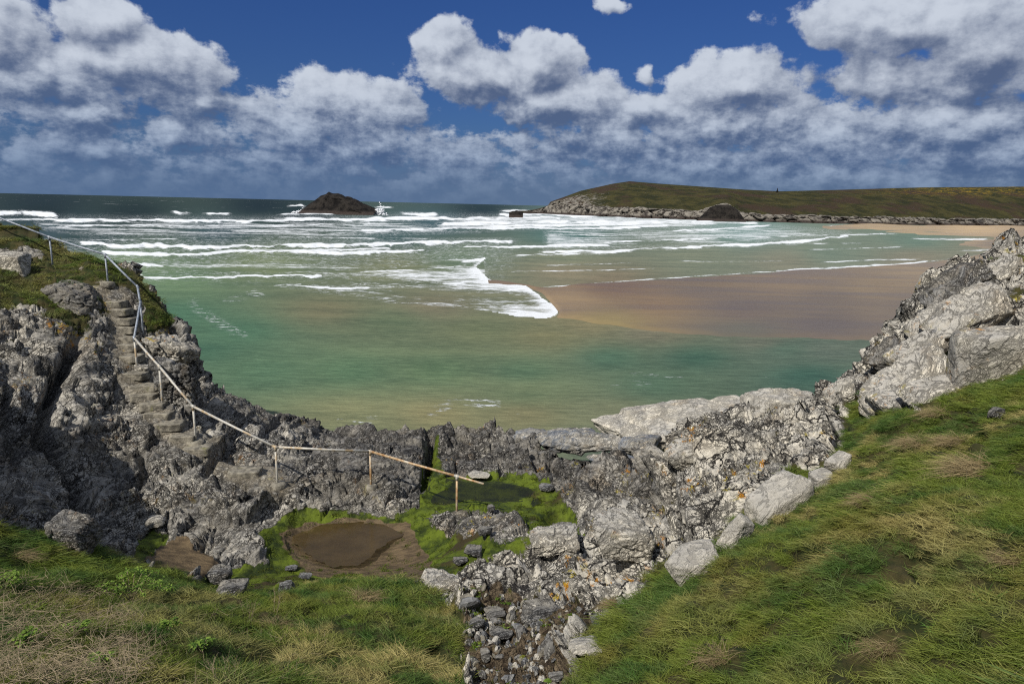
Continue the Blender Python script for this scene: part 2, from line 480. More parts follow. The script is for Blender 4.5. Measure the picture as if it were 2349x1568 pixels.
for (x, y, Y) in [(-300, 440, 30), (0, 505, 28.5), (120, 548, 27.6), (240, 598, 26.5), (350, 665, 25.5), (400, 735, 25), (440, 782, 24.5), (460, 840, 24), (500, 880, 24),
                  (560, 920, 24.5), (640, 948, 25.5), (700, 958, 26.3), (740, 990, 26.7), (860, 985, 26.3), (1000, 990, 26.3), (1130, 966, 26), (1200, 992, 25.3),
                  (1300, 1035, 24), (1400, 1062, 23), (1530, 1070, 21.8), (1560, 1012, 20.6), (1700, 985, 21), (1850, 958, 21.5), (1900, 915, 21.5), (1990, 810, 21.6),
                  (2130, 690, 22.3), (2190, 622, 23.4), (2349, 560, 25), (2650, 470, 27)]:
    cp(x, y, Y, coast=True)
# left cliff
for (x, y, Y) in [(118, 600, 26.3), (245, 648, 24.6), (326, 757, 23.8), (312, 845, 22), (371, 918, 20.6), (447, 1007, 19.8), (635, 1105, 18.7), (850, 1108, 19.6), (1048, 1166, 18.4),
                  (0, 600, 25), (0, 700, 21.8), (0, 800, 19.8), (0, 900, 18), (0, 1000, 16.8), (0, 1100, 15.3), (150, 700, 23), (150, 800, 20.8), (150, 900, 19.3),
                  (150, 1000, 18.1), (150, 1100, 16.9), (200, 1200, 15.2), (300, 960, 20), (300, 1050, 18.8), (320, 1150, 17.2), (330, 1225, 16.2), (450, 1100, 18.3), (450, 1200, 17.0),
                  (550, 1150, 17.6), (600, 1230, 16.6), (560, 1290, 15.6), (440, 900, 22.4), (520, 1000, 21.3), (600, 1020, 21.6), (700, 1080, 20.6), (760, 1150, 18.8), (900, 1150, 19.0), (950, 1080, 21),
                  (750, 1030, 23.6), (900, 1030, 23.5), (-200, 700, 20), (-200, 1000, 15), (-200, 500, 27)]:
    cp(x, y, Y)
# pools and green flat
for (x, y, z) in [(690, 1215, 1.5), (850, 1200, 1.5), (850, 1310, 1.5), (700, 1290, 1.5), (950, 1290, 1.55), (400, 1255, 1.95), (430, 1325, 2.0), (1040, 1085, 1.55), (1200, 1110, 1.55),
                  (1130, 1150, 1.55), (1290, 1185, 1.6), (990, 1060, 1.5), (620, 1240, 1.7), (1000, 1150, 1.5)]:
    cp(x, y, z=z)
# ledge beyond the flat, middle outcrop, right outcrop
for (x, y, Y) in [(1100, 1030, 24), (1200, 1070, 22.6), (1300, 1110, 20.6), (1450, 1120, 19), (1390, 1150, 18.2),
                  (1000, 1340, 13.3), (1100, 1290, 13.9), (1200, 1232, 14.7), (1330, 1202, 15.2), (1450, 1160, 15.9), (1500, 1110, 16.8), (1548, 1035, 18.7), (1700, 1000, 19.2),
                  (1850, 1000, 18), (1800, 1060, 16.3), (1650, 1150, 14.6), (1500, 1250, 13.2), (1400, 1330, 11.8), (1290, 1290, 13.1), (1200, 1370, 12.0), (1330, 1385, 11.3), (1080, 1385, 12.2),
                  (1080, 1240, 15.6), (1150, 1200, 16.8), (1200, 1400, 11.4), (1200, 1480, 10.0), (1190, 1568, 8.8), (1090, 1500, 9.5),
                  (950, 1355, 12.5), (1010, 1450, 10.0), (950, 1568, 7.9), (800, 1345, 12.6), (800, 1450, 9.6), (700, 1568, 6.7), (500, 1450, 8.8), (500, 1375, 11.6), (400, 1568, 5.8),
                  (250, 1400, 9.0), (250, 1280, 12.6), (100, 1255, 12.2), (0, 1215, 11.7), (0, 1350, 8.3), (0, 1568, 5.0), (-300, 1300, 8), (-300, 1568, 4.6)]:
    cp(x, y, Y)
# right cliff and grass slope
for (x, y, Y) in [(2349, 650, 21), (2349, 720, 18.4), (2349, 800, 15.6), (2250, 760, 17.8), (2150, 850, 17), (2050, 900, 16.8), (2000, 955, 16), (1930, 955, 18.2), (2100, 760, 19.6), (2200, 680, 20.6),
                  (2349, 865, 13.4), (2200, 935, 12.9), (2060, 965, 13.5), (1965, 1000, 13.9), (1900, 1070, 13.6), (1800, 1150, 12.6), (1650, 1240, 11.4), (1500, 1330, 10.3), (1400, 1400, 9.4),
                  (1335, 1500, 8.2), (1300, 1568, 7.5), (2349, 1000, 10.1), (2349, 1200, 7.3), (2349, 1400, 5.4), (2349, 1568, 4.4), (2000, 1200, 8.6), (2000, 1400, 6.4), (2000, 1568, 5.1),
                  (1700, 1400, 7.6), (1700, 1568, 6.0), (1500, 1480, 7.7), (1500, 1568, 6.7), (2100, 1050, 11)]:
    cp(x, y, Y)
# ground round and behind the camera; unseen left heights set for their cast shade
CP += [np.array(p, float) for p in [(0, 0, 8.85), (-3, 1, 8.8), (3, 1, 8.9), (0, -8, 10.2), (-14, 2, 11.0), (-12, 7, 9.2), (-17, 9, 11.3), (-24, 15, 14), (12, 2, 11), (14, 8, 11.4), (20, 16, 12.2), (-12, -8, 13),
                                  (12, -8, 12), (30, -10, 14), (-30, -10, 15), (0, -30, 14), (30, 22, 13), (-30, 24, 15), (-12.5, 10, 8.6), (-15, 12.5, 10.4), (-11, 6.5, 9.1)]]
CPA = np.array(CP)
XY = CPA[:, :2]; ZZ = CPA[:, 2]


def tps(r2): return 0.5 * r2 * np.log(r2 + 1e-9)


n_ = len(XY)
K = tps(((XY[:, None] - XY[None]) ** 2).sum(-1)) + np.eye(n_) * 0.05
Pm = np.concatenate([np.ones((n_, 1)), XY], 1)
A = np.block([[K, Pm], [Pm.T, np.zeros((3, 3))]])
sol = np.linalg.solve(A, np.concatenate([ZZ, np.zeros(3)]))


def base_z(x, y):
    out = np.zeros(len(x))
    for i in range(0, len(x), 60000):
        q = np.stack([x[i:i + 60000], y[i:i + 60000]], 1)
        d = ((q[:, None] - XY[None]) ** 2).sum(-1)
        out[i:i + 60000] = tps(d) @ sol[:n_] + sol[n_] + q @ sol[n_ + 1:]
    return out


coast_xy = [(p[0], p[1]) for p in COAST]
coast_poly = coast_xy + [(60, 30), (60, -60), (-70, -60), (-70, 31)]

NC, NR = 940, 640
th_in = np.linspace(R(-41), R(41), NC)
th = np.concatenate([R(-179.9) + (R(-41.2) - R(-179.9)) * np.linspace(0, 1, 70), th_in, R(41.2) + (R(179.9) - R(41.2)) * np.linspace(0, 1, 70)])
rr = np.concatenate([np.linspace(0.4, 3.2, 14), np.exp(np.linspace(math.log(3.3), math.log(33), NR)), np.linspace(34, 60, 16)])
NRT, NCT = len(rr), len(th)
TX = (rr[:, None] * np.sin(th)[None]).ravel(); TY = (rr[:, None] * np.cos(th)[None]).ravel()
TZ = base_z(TX, TY)
dc, _ = dseg(TX, TY, coast_xy)
beyond = ~inpoly(TX, TY, coast_poly)
rough_c = fbm(np.stack([TX * 0.8, TY * 0.8, TZ * 0], 1), 4, 5)
dd = np.maximum(dc + rough_c * 0.25, 0)
TZ = np.where(beyond, TZ - dd * 2.6 * (1 + 0.3 * rough_c), TZ)
TZ = np.maximum(TZ, -3.0)
TP = np.stack([TX, TY, TZ], 1)

# zones, on the measuring grid
gx, gy, gw = proj(TP)
jit = fbm(TP * 1.3, 4, 3) * 26; jit2 = fbm(TP * 1.3 + 40, 4, 4) * 26
jx = gx + jit * np.clip(12 / np.maximum(gw, 4), 0.4, 1.6); jy = gy + jit2 * np.clip(12 / np.maximum(gw, 4), 0.4, 1.6)
behind = (gw < 3.0)
G1 = [(1965, 925), (2040, 930), (2100, 950), (2200, 915), (2349, 852), (3400, 560), (20000, 560), (20000, 20000), (1290, 20000), (1290, 3000), (1305, 1568), (1330, 1500), (1395, 1405), (1470, 1345), (1530, 1300), (1650, 1238),
      (1770, 1160), (1830, 1100), (1870, 1085), (1940, 1015), (1955, 965)]
G2 = [(-20000, 1160), (0, 1205), (60, 1225), (110, 1245), (250, 1268), (330, 1302), (420, 1335), (470, 1358), (560, 1375), (640, 1362), (700, 1347), (800, 1337), (950, 1347), (990, 1372),
      (1040, 1405), (1065, 1460), (1060, 1568), (1040, 3000), (1040, 20000), (-20000, 20000)]
G3 = [(-900, 300), (0, 495), (120, 540), (240, 590), (335, 650), (392, 722), (396, 750), (340, 762), (330, 700), (300, 668), (250, 655), (180, 612), (110, 602), (90, 572), (0, 566), (-900, 520)]
G4 = [(-900, 600), (0, 620), (90, 612), (150, 680), (140, 715), (60, 705), (0, 715), (-900, 740)]
G5 = [(2270, 605), (2349, 590), (2600, 560), (2600, 640), (2349, 650), (2300, 650)]
G6 = [(2130, 800), (2190, 765), (2240, 760), (2235, 785), (2190, 815), (2150, 830)]
G7 = [(2040, 905), (2110, 900), (2160, 880), (2200, 850), (2260, 860), (2349, 810), (2349, 860), (2200, 925), (2060, 940)]
G8 = [(2300, 690), (2349, 680), (2500, 690), (2500, 720), (2349, 715), (2310, 730)]
S1 = [(640, 1228), (700, 1198), (820, 1186), (930, 1192), (955, 1230), (1000, 1310), (965, 1345), (860, 1322), (760, 1325), (680, 1292), (650, 1262)]
S2 = [(372, 1242), (420, 1237), (470, 1257), (500, 1280), (470, 1312), (430, 1338), (350, 1318), (340, 1272)]
A1 = [(600, 1215), (680, 1165), (760, 1172), (900, 1182), (960, 1160), (985, 1105), (975, 1060), (985, 1015), (1005, 1010), (1010, 1080), (1080, 1080), (1250, 1100), (1285, 1140), (1330, 1190), (1260, 1208),
      (1100, 1295), (1000, 1322), (950, 1350), (700, 1350), (560, 1378), (460, 1345), (500, 1300), (620, 1290)]
A2 = [(320, 1225), (350, 1205), (400, 1225), (360, 1250), (330, 1300), (310, 1280)]
RK = [(955, 1190), (1040, 1165), (1130, 1175), (1250, 1210), (1150, 1240), (1040, 1235)]
BD = [(1055, 1402), (1130, 1388), (1330, 1396), (1362, 1420), (1312, 1500), (1292, 1568), (1260, 2600), (1100, 2600), (1075, 1568), (1055, 1480)]
grass = np.maximum.reduce([soft(jx, jy, q, w) for q, w in ((G1, 12), (G2, 12), (G3, 8), (G4, 9))])
gpatch = np.maximum.reduce([soft(jx, jy, q, w) for q, w in ((G5, 8), (G6, 8), (G7, 8), (G8, 8))])
grass = np.where(behind, 1.0, grass); gpatch = np.where(behind, 0, gpatch)
hn = fbm(TP * 0.9, 4, 21)
heath = smooth(gx, 420, 100) * smooth(gy, 880, 700) * (gy > 600) * smooth(hn, -0.16, 0.12) * 0.9
heath = np.where(behind, 0, heath)
sand = np.maximum(soft(jx, jy, S1, 12), soft(jx, jy, S2, 9)); algae = np.maximum(soft(jx, jy, A1, 16), soft(jx, jy, A2, 14))
algae = algae * (1 - 0.8 * soft(jx, jy, RK, 14)); bed = soft(jx, jy, BD, 12)
for a_ in (sand, algae, bed): a_[behind] = 0
OUTC = [(960, 1345), (1080, 1285), (1200, 1215), (1330, 1185), (1450, 1135), (1500, 1090), (1535, 1000), (1700, 970), (1880, 940), (1900, 900), (1990, 790), (2120, 670), (2180, 600), (2349, 530), (20000, 100), (20000, 20000), (1000, 20000), (1040, 1420)]
white = np.clip(0.56 + 0.66 * soft(gx, gy, OUTC, 22), 0, 1.22)
STEPPATH = [(150, 610), (235, 655), (262, 690), (277, 727), (284, 768), (291, 815), (299, 851), (328, 880), (345, 923), (361, 944), (390, 971), (418, 998), (452, 1024), (560, 1078), (640, 1110)]
dw_, _ = dseg(gx, gy, STEPPATH); worn = smooth(dw_, 40, 22) * (~behind)
for q_, r_ in (((850, 1110), 22), ((640, 1110), 34), ((1048, 1167), 22)): worn = np.maximum(worn, smooth(np.hypot(gx - q_[0], (gy - q_[1]) * 1.6), r_ * 1.5, r_ * 0.8) * (~behind))
ledge = smooth(gy, 1180, 1100) * smooth(gx, 620, 740) * smooth(gx, 1560, 1450)
white = white * (1 - 0.35 * ledge)
wetm = ledge * 0.38 + smooth(TZ, 2.0, 0.4) * 0.8
wetm = np.clip(wetm + 0.12 * smooth(gx, 700, 400) * smooth(gy, 1000, 1100), 0, 1)
lich = np.clip(0.25 + 0.8 * smooth(gx, 950, 1150) + 0.6 * smooth(gy, 950, 750) * smooth(gx, 600, 450), 0, 1)
allg = np.clip(np.maximum(grass, gpatch), 0, 1)
rocky = np.clip(1 - np.maximum.reduce([allg, algae * 0.85, sand, bed * 0.7]), 0, 1) * smooth(TZ, -2.9, -2.0)

# relief
nrm = np.zeros_like(TP)
Z2 = TP.reshape(NRT, NCT, 3)
du = np.gradient(Z2, axis=1); dv = np.gradient(Z2, axis=0)
nrm = np.cross(du, dv).reshape(-1, 3); nrm /= np.linalg.norm(nrm, axis=1, keepdims=True) + 1e-9
nrm *= np.sign(nrm[:, 2:3] + 1e-9)
ca, sa_ = math.cos(0.75), math.sin(0.75)
wv = np.stack([fbm(TP * 0.35, 3, 50), fbm(TP * 0.35, 3, 60), fbm(TP * 0.35, 3, 70)], 1) * 1.3
PW_ = TP + wv
Q = np.stack([PW_[:, 0] * ca + PW_[:, 1] * sa_, -PW_[:, 0] * sa_ + PW_[:, 1] * ca, PW_[:, 2]], 1)
Q[:, 1] += Q[:, 2] * 0.6
act = (rocky > 0.01) | (bed > 0.3)
Qf = Q; Q = Q[act]
l0, c0 = facets(Q * np.array([0.27, 0.45, 0.45]) + 3, 10)
l1, c1 = facets(Q * np.array([0.55, 0.95, 0.9]), 11)
l2, c2 = facets(Q * np.array([1.5, 2.6, 2.4]) + 5, 12)
l3, c3 = facets(Q * np.array([4.2, 7.0, 6.5]) + 9, 13)
Qs = Q - wv[act] * 0.45
rd = fbm(Qs * np.array([0.22, 2.3, 2.0]), 5, 80, 0.58, True); rd2 = fbm(Qs * np.array([0.7, 6.5, 5.5]), 3, 85, 0.6, True)
disp = np.zeros(len(TP)); gn_ = 0.8 + 0.45 * smooth(gx, 900, 1300)[act]
disp[act] = gn_ * (l0 * 0.20) + gn_ * (l1 * 0.21 - 0.20 * smooth(c1, 0.10, 0.0) + l2 * 0.10 - 0.11 * smooth(c2, 0.08, 0.0) + l3 * 0.024 - 0.025 * smooth(c3, 0.12, 0.0) + rd * 0.21 + rd2 * 0.055) + fbm(TP[act] * 6, 3, 90) * 0.022
disp = disp * (1 - 0.82 * worn)
humm = fbm(TP * np.array([0.9, 0.9, 0.9]), 3, 33) * 0.16 + np.abs(fbm(TP * 2.3, 2, 34)) * 0.11
flat_d = fbm(TP * 1.2, 4, 35) * 0.045
humm = humm * 1.5
total = disp * rocky + humm * allg * (1 - 0.0) + flat_d * np.clip(algae + sand, 0, 1) + (disp * 0.2) * bed
# clefts
CLEFT = [([(175, 790), (150, 840), (105, 930), (95, 1000), (130, 1060), (185, 1150), (235, 1240)], 15, 1.1), ([(325, 1040), (335, 1085), (308, 1120)], 9, 0.5),
         ([(985, 1010), (985, 1060), (980, 1110)], 9, 0.9), ([(1545, 1150), (1590, 1260)], 11, 0.6), ([(1538, 1015), (1520, 1090), (1465, 1145)], 16, 0.9), ([(1290, 1075), (1400, 1105), (1500, 1100)], 20, 0.7), ([(1330, 1190), (1290, 1175), (1250, 1195)], 12, 0.4), ([(20, 880), (10, 960), (40, 1060)], 12, 0.6), ([(470, 1085), (500, 1040), (570, 1055)], 9, 0.4), ([(640, 960), (600, 1010)], 8, 0.3), ([(400, 760), (370, 800)], 8, 0.35), ([(455, 860), (440, 930), (480, 990)], 9, 0.5), ([(1920, 960), (1905, 1020)], 14, 0.7), ([(545, 985), (520, 1030), (580, 1060)], 10, 0.4),
         ([(1250, 1290), (1330, 1300)], 22, 0.5), ([(2112, 1290), (2130, 1312)], 30, 0.42), ([(2225, 975), (2245, 990)], 18, 0.35), ([(1560, 1480), (1540, 1530)], 14, 0.28), ([(1700, 1450), (1670, 1520)], 12, 0.22), ([(1690, 1425), (1600, 1380)], 10, 0.15), ([(2349, 1330), (2150, 1440), (1990, 1560)], 34, 0.30), ([(1000, 1490), (1010, 1568)], 12, 0.35), ([(640, 1500), (560, 1530)], 22, 0.25)]
for pl, wd, dp in CLEFT:
    d_, _ = dseg(jx * 0.4 + gx * 0.6, jy * 0.4 + gy * 0.6, pl)
    total = total - dp * np.exp(-(d_ / wd) ** 2) * (~behind)
amp_far = 1.0
TP2 = TP + nrm * total[:, None]
AT = dict(grass=np.maximum.reduce([grass, gpatch, heath]), algae=algae, sand=sand, bed=bed, white=white, wet=wetm, lichen=lich, worn=worn)

# split into the setting's pieces
FC = grid_faces(NRT, NCT)
fc_c = FC[:, 0]
fx = gx[fc_c]; fy = gy[fc_c]
zone = np.full(len(FC), 0)
isg = allg[fc_c] > 0.5
right_side = fx > 1100
zone[:] = np.where(right_side | (fx > 955) & (fy > 1205), 2, 1)                 # rocks: left cliff, right outcrop
zone = np.where((~right_side | (fx < 1545)) & (fx > 620) & (fy < 1190) & (fy > 900), 3, zone)   # ledge
zone = np.where(isg & right_side, 4, zone); zone = np.where(isg & ~right_side & (fy > 1000), 5, zone)
zone = np.where(isg & ~right_side & (fy <= 1000), 6, zone)
zone = np.where((sand[fc_c] > 0.5), 7, zone)
zone = np.where((algae[fc_c] > 0.5) & (sand[fc_c] <= 0.5), 8, zone)
zone = np.where((bed[fc_c] > 0.5), 9, zone)
zone = np.where(behind[fc_c], np.where(TX[fc_c] > 0, 4, 5), zone)
ZN = {1: 'cliff', 2: 'rock_outcrop', 3: 'rock_ledge', 4: 'grass_slope', 5: 'grass_bank', 6: 'clifftop_turf', 7: 'wet_sand', 8: 'algae_flat', 9: 'stream_bed'}
for z_, nm in ZN.items():
    ff = FC[zone == z_]
    if len(ff) == 0: continue
    used, inv = np.unique(ff, return_inverse=True)
    mesh_obj(nm, TP2[used], inv.reshape(ff.shape), mat_ground, attrs={k: v[used] for k, v in AT.items()}, kind='structure')

vis = (gw > 3.2) & (gx > -60) & (gx < 2410) & (gy < 1640) & (gy > 300)
vi = np.nonzero(vis)[0]
g2x, g2y, g2w = proj(TP2)


def pick(px, py, r=6):
    """nearest point of the ground seen at this place of the measuring grid"""
    d = np.hypot(g2x[vi] - px, g2y[vi] - py)
    k = np.nonzero(d < r)[0]
    if len(k) == 0: k = np.argsort(d)[:4]
    j = k[np.argmin(g2w[vi][k])]
    return TP2[vi[j]].copy(), nrm[vi[j]].copy()


# ------------------------------------------------------------------ sea, beach
def idw(x, y, pts, pw=2.6):
    num = np.zeros((len(x), 3)); den = np.zeros(len(x))
    for (a, b, c) in pts:
        w = 1 / (((x - a) * 0.55) ** 2 + ((y - b) * 1.6) ** 2 + 200) ** (pw / 2)
        num += w[:, None] * np.array(srgb(*c)); den += w
    return num / den[:, None]


WATER = [(100, 460, (26, 42, 50)), (600, 470, (24, 40, 48)), (1100, 480, (26, 46, 55)), (100, 480, (24, 40, 46)), (300, 485, (26, 42, 46)), (700, 487, (26, 44, 48)), (100, 530, (50, 70, 80)), (500, 530, (44, 68, 76)),
         (900, 540, (46, 76, 78)), (1300, 540, (60, 98, 96)), (1700, 530, (92, 122, 118)), (1000, 510, (50, 78, 88)), (200, 545, (38, 60, 62)), (1300, 500, (70, 95, 98)),
         (300, 600, (104, 122, 90)), (600, 600, (104, 114, 80)), (900, 610, (108, 110, 80)), (1050, 590, (92, 108, 86)), (1300, 590, (110, 114, 92)), (1600, 590, (108, 112, 94)), (1900, 580, (102, 114, 100)),
         (2100, 550, (92, 112, 100)), (1300, 620, (122, 110, 88)), (400, 650, (92, 116, 84)), (400, 720, (66, 104, 80)), (550, 760, (66, 102, 78)), (750, 710, (104, 100, 74)), (900, 740, (92, 104, 76)),
         (1000, 700, (110, 102, 80)), (1100, 760, (98, 104, 74)), (1250, 770, (110, 106, 74)), (600, 850, (78, 108, 80)), (800, 850, (84, 112, 80)), (1000, 850, (90, 112, 78)), (1200, 850, (82, 106, 78)),
         (1400, 820, (68, 98, 78)), (1600, 820, (58, 90, 74)), (1800, 800, (74, 96, 82)), (1850, 860, (52, 86, 74)), (1900, 800, (90, 100, 88)), (800, 950, (116, 116, 80)), (1000, 950, (124, 116, 78)),
         (1200, 950, (116, 110, 76)), (1400, 950, (108, 110, 82)), (1200, 900, (98, 110, 78)), (1500, 880, (70, 96, 76)), (1500, 1040, (92, 104, 92)), (2300, 560, (118, 112, 94)), (1500, 760, (112, 104, 84)),
         (1750, 780, (98, 98, 84)), (450, 800, (62, 98, 76)), (1350, 740, (124, 112, 80)), (1800, 600, (116, 112, 96)), (2100, 590, (120, 112, 96)), (1400, 640, (116, 102, 82))]
SAND = [(1300, 690, (133, 111, 84)), (1500, 700, (120, 98, 74)), (1700, 720, (102, 88, 77)), (1900, 740, (98, 86, 77)), (2000, 660, (124, 106, 84)), (1800, 650, (120, 102, 82)), (2100, 620, (132, 114, 92)),
        (1600, 650, (108, 92, 75)), (1400, 660, (108, 86, 68)), (1200, 640, (118, 96, 72)), (2300, 560, (128, 112, 92)), (2250, 525, (180, 152, 114)), (1400, 740, (124, 108, 74)), (2050, 528, (162, 138, 104)),
        (1900, 690, (106, 92, 78)), (2050, 720, (110, 96, 82)), (1700, 760, (98, 92, 78))]
dep = np.concatenate([[R(0.015), R(0.04), R(0.08)], np.linspace(R(0.14), R(8.2), 235), np.linspace(R(8.25), R(24), 190)[0:]])[::-1]
azs = np.concatenate([np.linspace(R(-130), R(-42), 14), np.linspace(R(-41), R(41), 760), np.linspace(R(42), R(130), 14)])
ra = H / np.tan(dep)
WX = (ra[:, None] * np.sin(azs)[None]).ravel(); WY = (ra[:, None] * np.cos(azs)[None]).ravel()
WP = np.stack([WX, WY, np.zeros_like(WX)], 1)
wx, wy, ww = proj(WP)
wob = fbm(np.stack([wx * 0.018, wy * 0.03, wx * 0], 1), 4, 200)
wob2 = fbm(np.stack([wx * 0.06, wy * 0.05, wx * 0 + 4], 1), 3, 210)
wob3 = fbm(np.stack([wx * 0.022, wy * 0.05, wx * 0 + 14], 1), 4, 220); wob4 = fbm(np.stack([wx * 0.045, wy * 0.09, wx * 0 + 24], 1), 4, 225)
foam = np.zeros(len(WX)); hgt = np.zeros(len(WX))
# crest lines: points on the grid, thickness, length of the foam trail behind, strength, height of the wave in metres
LN = [([(-100, 488), (0, 489), (60, 490), (135, 494)], 3.4, 4, 1.2, 0.9), ([(100, 505), (300, 509), (620, 507), (900, 503), (1290, 501)], 2.8, 9, 1.0, 0.8), ([(120, 517), (400, 519), (760, 515), (900, 515)], 1.2, 6, 0.75, 0.3),
      ([(-100, 505), (100, 503), (250, 505)], 1.5, 4, 0.7, 0.2),
      ([(920, 491), (960, 494), (1005, 493)], 3.0, 2, 1.2, 0.8), ([(395, 488), (415, 490), (437, 488)], 1.8, 1, 1.0, 0.8), ([(470, 490), (500, 492), (530, 490)], 1.8, 1, 1.0, 0.8), ([(640, 493), (700, 492), (770, 491)], 1.8, 3, 0.8, 0.8),
      ([(1140, 492), (1250, 492), (1400, 494), (1560, 498)], 2.6, 5, 1.1, 0.4), ([(1010, 514), (1250, 510), (1450, 510), (1640, 507)], 2.6, 8, 1.05, 0.7), ([(820, 530), (1100, 526), (1400, 524), (1540, 517)], 2.0, 5, 1.0, 0.6),
      ([(1100, 519), (1300, 517), (1500, 512), (1740, 512)], 2.0, 5, 1.0, 0.4), ([(1540, 530), (1640, 527), (1770, 517)], 1.6, 4, 0.9, 0.4),
      ([(185, 560), (300, 566), (500, 568), (700, 566), (880, 562), (1180, 554)], 3.2, 5, 1.15, 0.7), ([(230, 578), (350, 585), (430, 584), (560, 577), (780, 581), (980, 577)], 2.6, 6, 1.1, 0.5), ([(560, 572), (700, 575), (900, 570)], 2.0, 4, 0.8, 0.2),
      ([(950, 556), (1170, 551)], 1.4, 3, 0.8, 0.4), ([(1060, 568), (1260, 566), (1400, 562)], 2.0, 4, 1.0, 0.5), ([(1240, 579), (1430, 577), (1560, 569), (1700, 562), (1850, 553), (1950, 539)], 2.2, 4, 1.05, 0.45),
      ([(1180, 586), (1300, 584), (1450, 578)], 1.5, 3, 0.8, 0.3), ([(1380, 556), (1500, 553), (1600, 548)], 1.3, 3, 0.8, 0.4), ([(1560, 550), (1680, 545), (1850, 541)], 1.3, 4, 0.75, 0.3), ([(1830, 540), (1950, 538), (2060, 535)], 1.0, 2, 0.85, 0.1),
      ([(1240, 540), (1330, 538), (1420, 538)], 1.0, 3, 0.6, 0.3), ([(760, 533), (900, 536)], 1.2, 3, 0.6, 0.3), ([(200, 552), (420, 548), (700, 545), (1000, 548)], 1.0, 4, 0.62, 0.3),
      ([(280, 634), (400, 638), (520, 636), (640, 632), (740, 633)], 2.4, 4, 0.95, 0.15), ([(690, 633), (715, 636), (740, 632)], 4.0, 2, 1.2, 0.25), ([(650, 653), (760, 661), (850, 659)], 1.8, 3, 0.95, 0.1), ([(290, 604), (340, 607), (380, 609)], 3.2, 4, 0.85, 0.2),
      ([(270, 622), (330, 628)], 3.4, 3, 0.8, 0.1), ([(420, 608), (620, 606), (700, 608)], 1.0, 3, 0.55, 0.1), ([(480, 622), (700, 620), (900, 618)], 1.2, 4, 0.55, 0.1), ([(630, 655), (700, 650)], 1, 2, 0.7, 0.1), ([(820, 622), (960, 618), (1100, 606)], 1.6, 6, 0.75, 0.1),
      ([(1010, 652), (1060, 648), (1120, 640)], 2.2, 3, 1.0, 0.1), ([(1250, 658), (1400, 646), (1600, 633), (1780, 622)], 0.9, 0.5, 0.85, 0.03), ([(1780, 622), (1880, 616), (2000, 609), (2130, 600)], 1.8, 2, 1.0, 0.05), ([(2130, 600), (2250, 583), (2349, 570)], 0.8, 1, 0.7, 0.03),
      ([(1890, 601), (2010, 595), (2110, 594)], 1.1, 1, 0.85, 0.03), ([(1860, 572), (1990, 568), (2070, 565)], 1.0, 1, 0.85, 0.05), ([(2200, 575), (2260, 573), (2310, 570)], 1.2, 2, 0.8, 0.03), ([(1860, 557), (1900, 557)], 0.9, 1, 0.8, 0.05), ([(1930, 557), (1975, 557)], 0.9, 1, 0.8, 0.05),
      ([(2090, 546), (2180, 548), (2270, 548)], 1.2, 2, 1.0, 0.05), ([(1900, 517), (1950, 518), (1990, 523)], 1.4, 3, 1.0, 0.1), ([(1560, 598), (1680, 600), (1800, 598)], 0.8, 1, 0.6, 0.03), ([(1250, 608), (1340, 606), (1450, 602)], 0.8, 1, 0.6, 0.03), ([(1170, 622), (1320, 620), (1500, 615)], 0.8, 1, 0.6, 0.03),
      ([(660, 472), (690, 470), (700, 474)], 2.2, 1.5, 1.3, 0.5), ([(690, 477), (780, 479), (880, 479)], 1.3, 0.6, 0.9, 0.1), ([(860, 475), (900, 476)], 1.4, 1, 1.0, 0.2), ([(1150, 484), (1210, 484), (1260, 486)], 1.8, 2, 1.0, 0.3), ([(620, 502), (900, 505)], 3.0, 4, 0.7, 0.3)]
for pts, th_, tail, st, hh in LN:
    xs = [p[0] for p in pts]; ys = [p[1] for p in pts]
    m_ = (wx > xs[0] - 25) & (wx < xs[-1] + 25) & (wy > min(ys) - tail * 5 - 20) & (wy < max(ys) + th_ * 4 + 12)
    X_, Y_ = wx[m_], wy[m_]
    yl = np.interp(X_, xs, ys) + wob[m_] * th_ * 1.3 + wob2[m_] * th_ * 0.8
    dy = yl - Y_
    end = smooth(X_, xs[0] - 6 - 14 * np.abs(wob2[m_]), xs[0] + 14) * smooth(X_, xs[-1] + 8, xs[-1] - 12)
    thn = th_ * np.clip(1.15 + 1.2 * wob3[m_], 0.5, 1.9)
    f_ = st * np.exp(-np.clip(np.abs(dy) / thn, 0, 9) ** 2.0) * np.clip(1.05 + 0.6 * wob4[m_], 0.5, 1.2)
    tl = np.where(dy > 0, np.exp(-dy / tail) * 0.62 * st, 0)
    foam[m_] = np.maximum(foam[m_], np.maximum(f_, tl) * end)
    far_s = smooth(Y_, 640, 500) * 0.5 + 0.5
    hgt[m_] = np.maximum(hgt[m_], hh * np.exp(-(np.where(dy > 0, dy / (th_ * 2.0), dy / (th_ * 1.1))) ** 2) * end * far_s)
# the tongue of foam run up over the sand
T1 = [(1062, 598), (1112, 588), (1092, 612), (1118, 640), (1205, 655), (1242, 680), (1268, 700), (1280, 717), (1248, 731), (1190, 724), (1050, 706), (900, 692), (780, 674), (700, 662), (760, 664), (860, 668), (900, 656), (1000, 652), (1050, 640), (1040, 615)]
e1, _ = dseg(wx + wob2 * 4, wy + wob * 4, [(1062, 598), (1112, 588), (1092, 612), (1118, 640), (1205, 655), (1242, 680), (1268, 700), (1280, 717), (1248, 731), (1190, 724)])
tin = inpoly(wx + wob2 * 6, wy + wob * 5, T1)
foam = np.maximum(foam, np.where(tin, 0.52 + 0.52 * np.exp(-e1 / 12), 0) * smooth(wx, 700, 1000))
T2 = [(1040, 590), (1110, 588), (1120, 640), (1040, 652), (900, 640), (820, 622), (950, 605)]
foam = np.maximum(foam, soft(wx, wy, T2, 14) * 0.58)
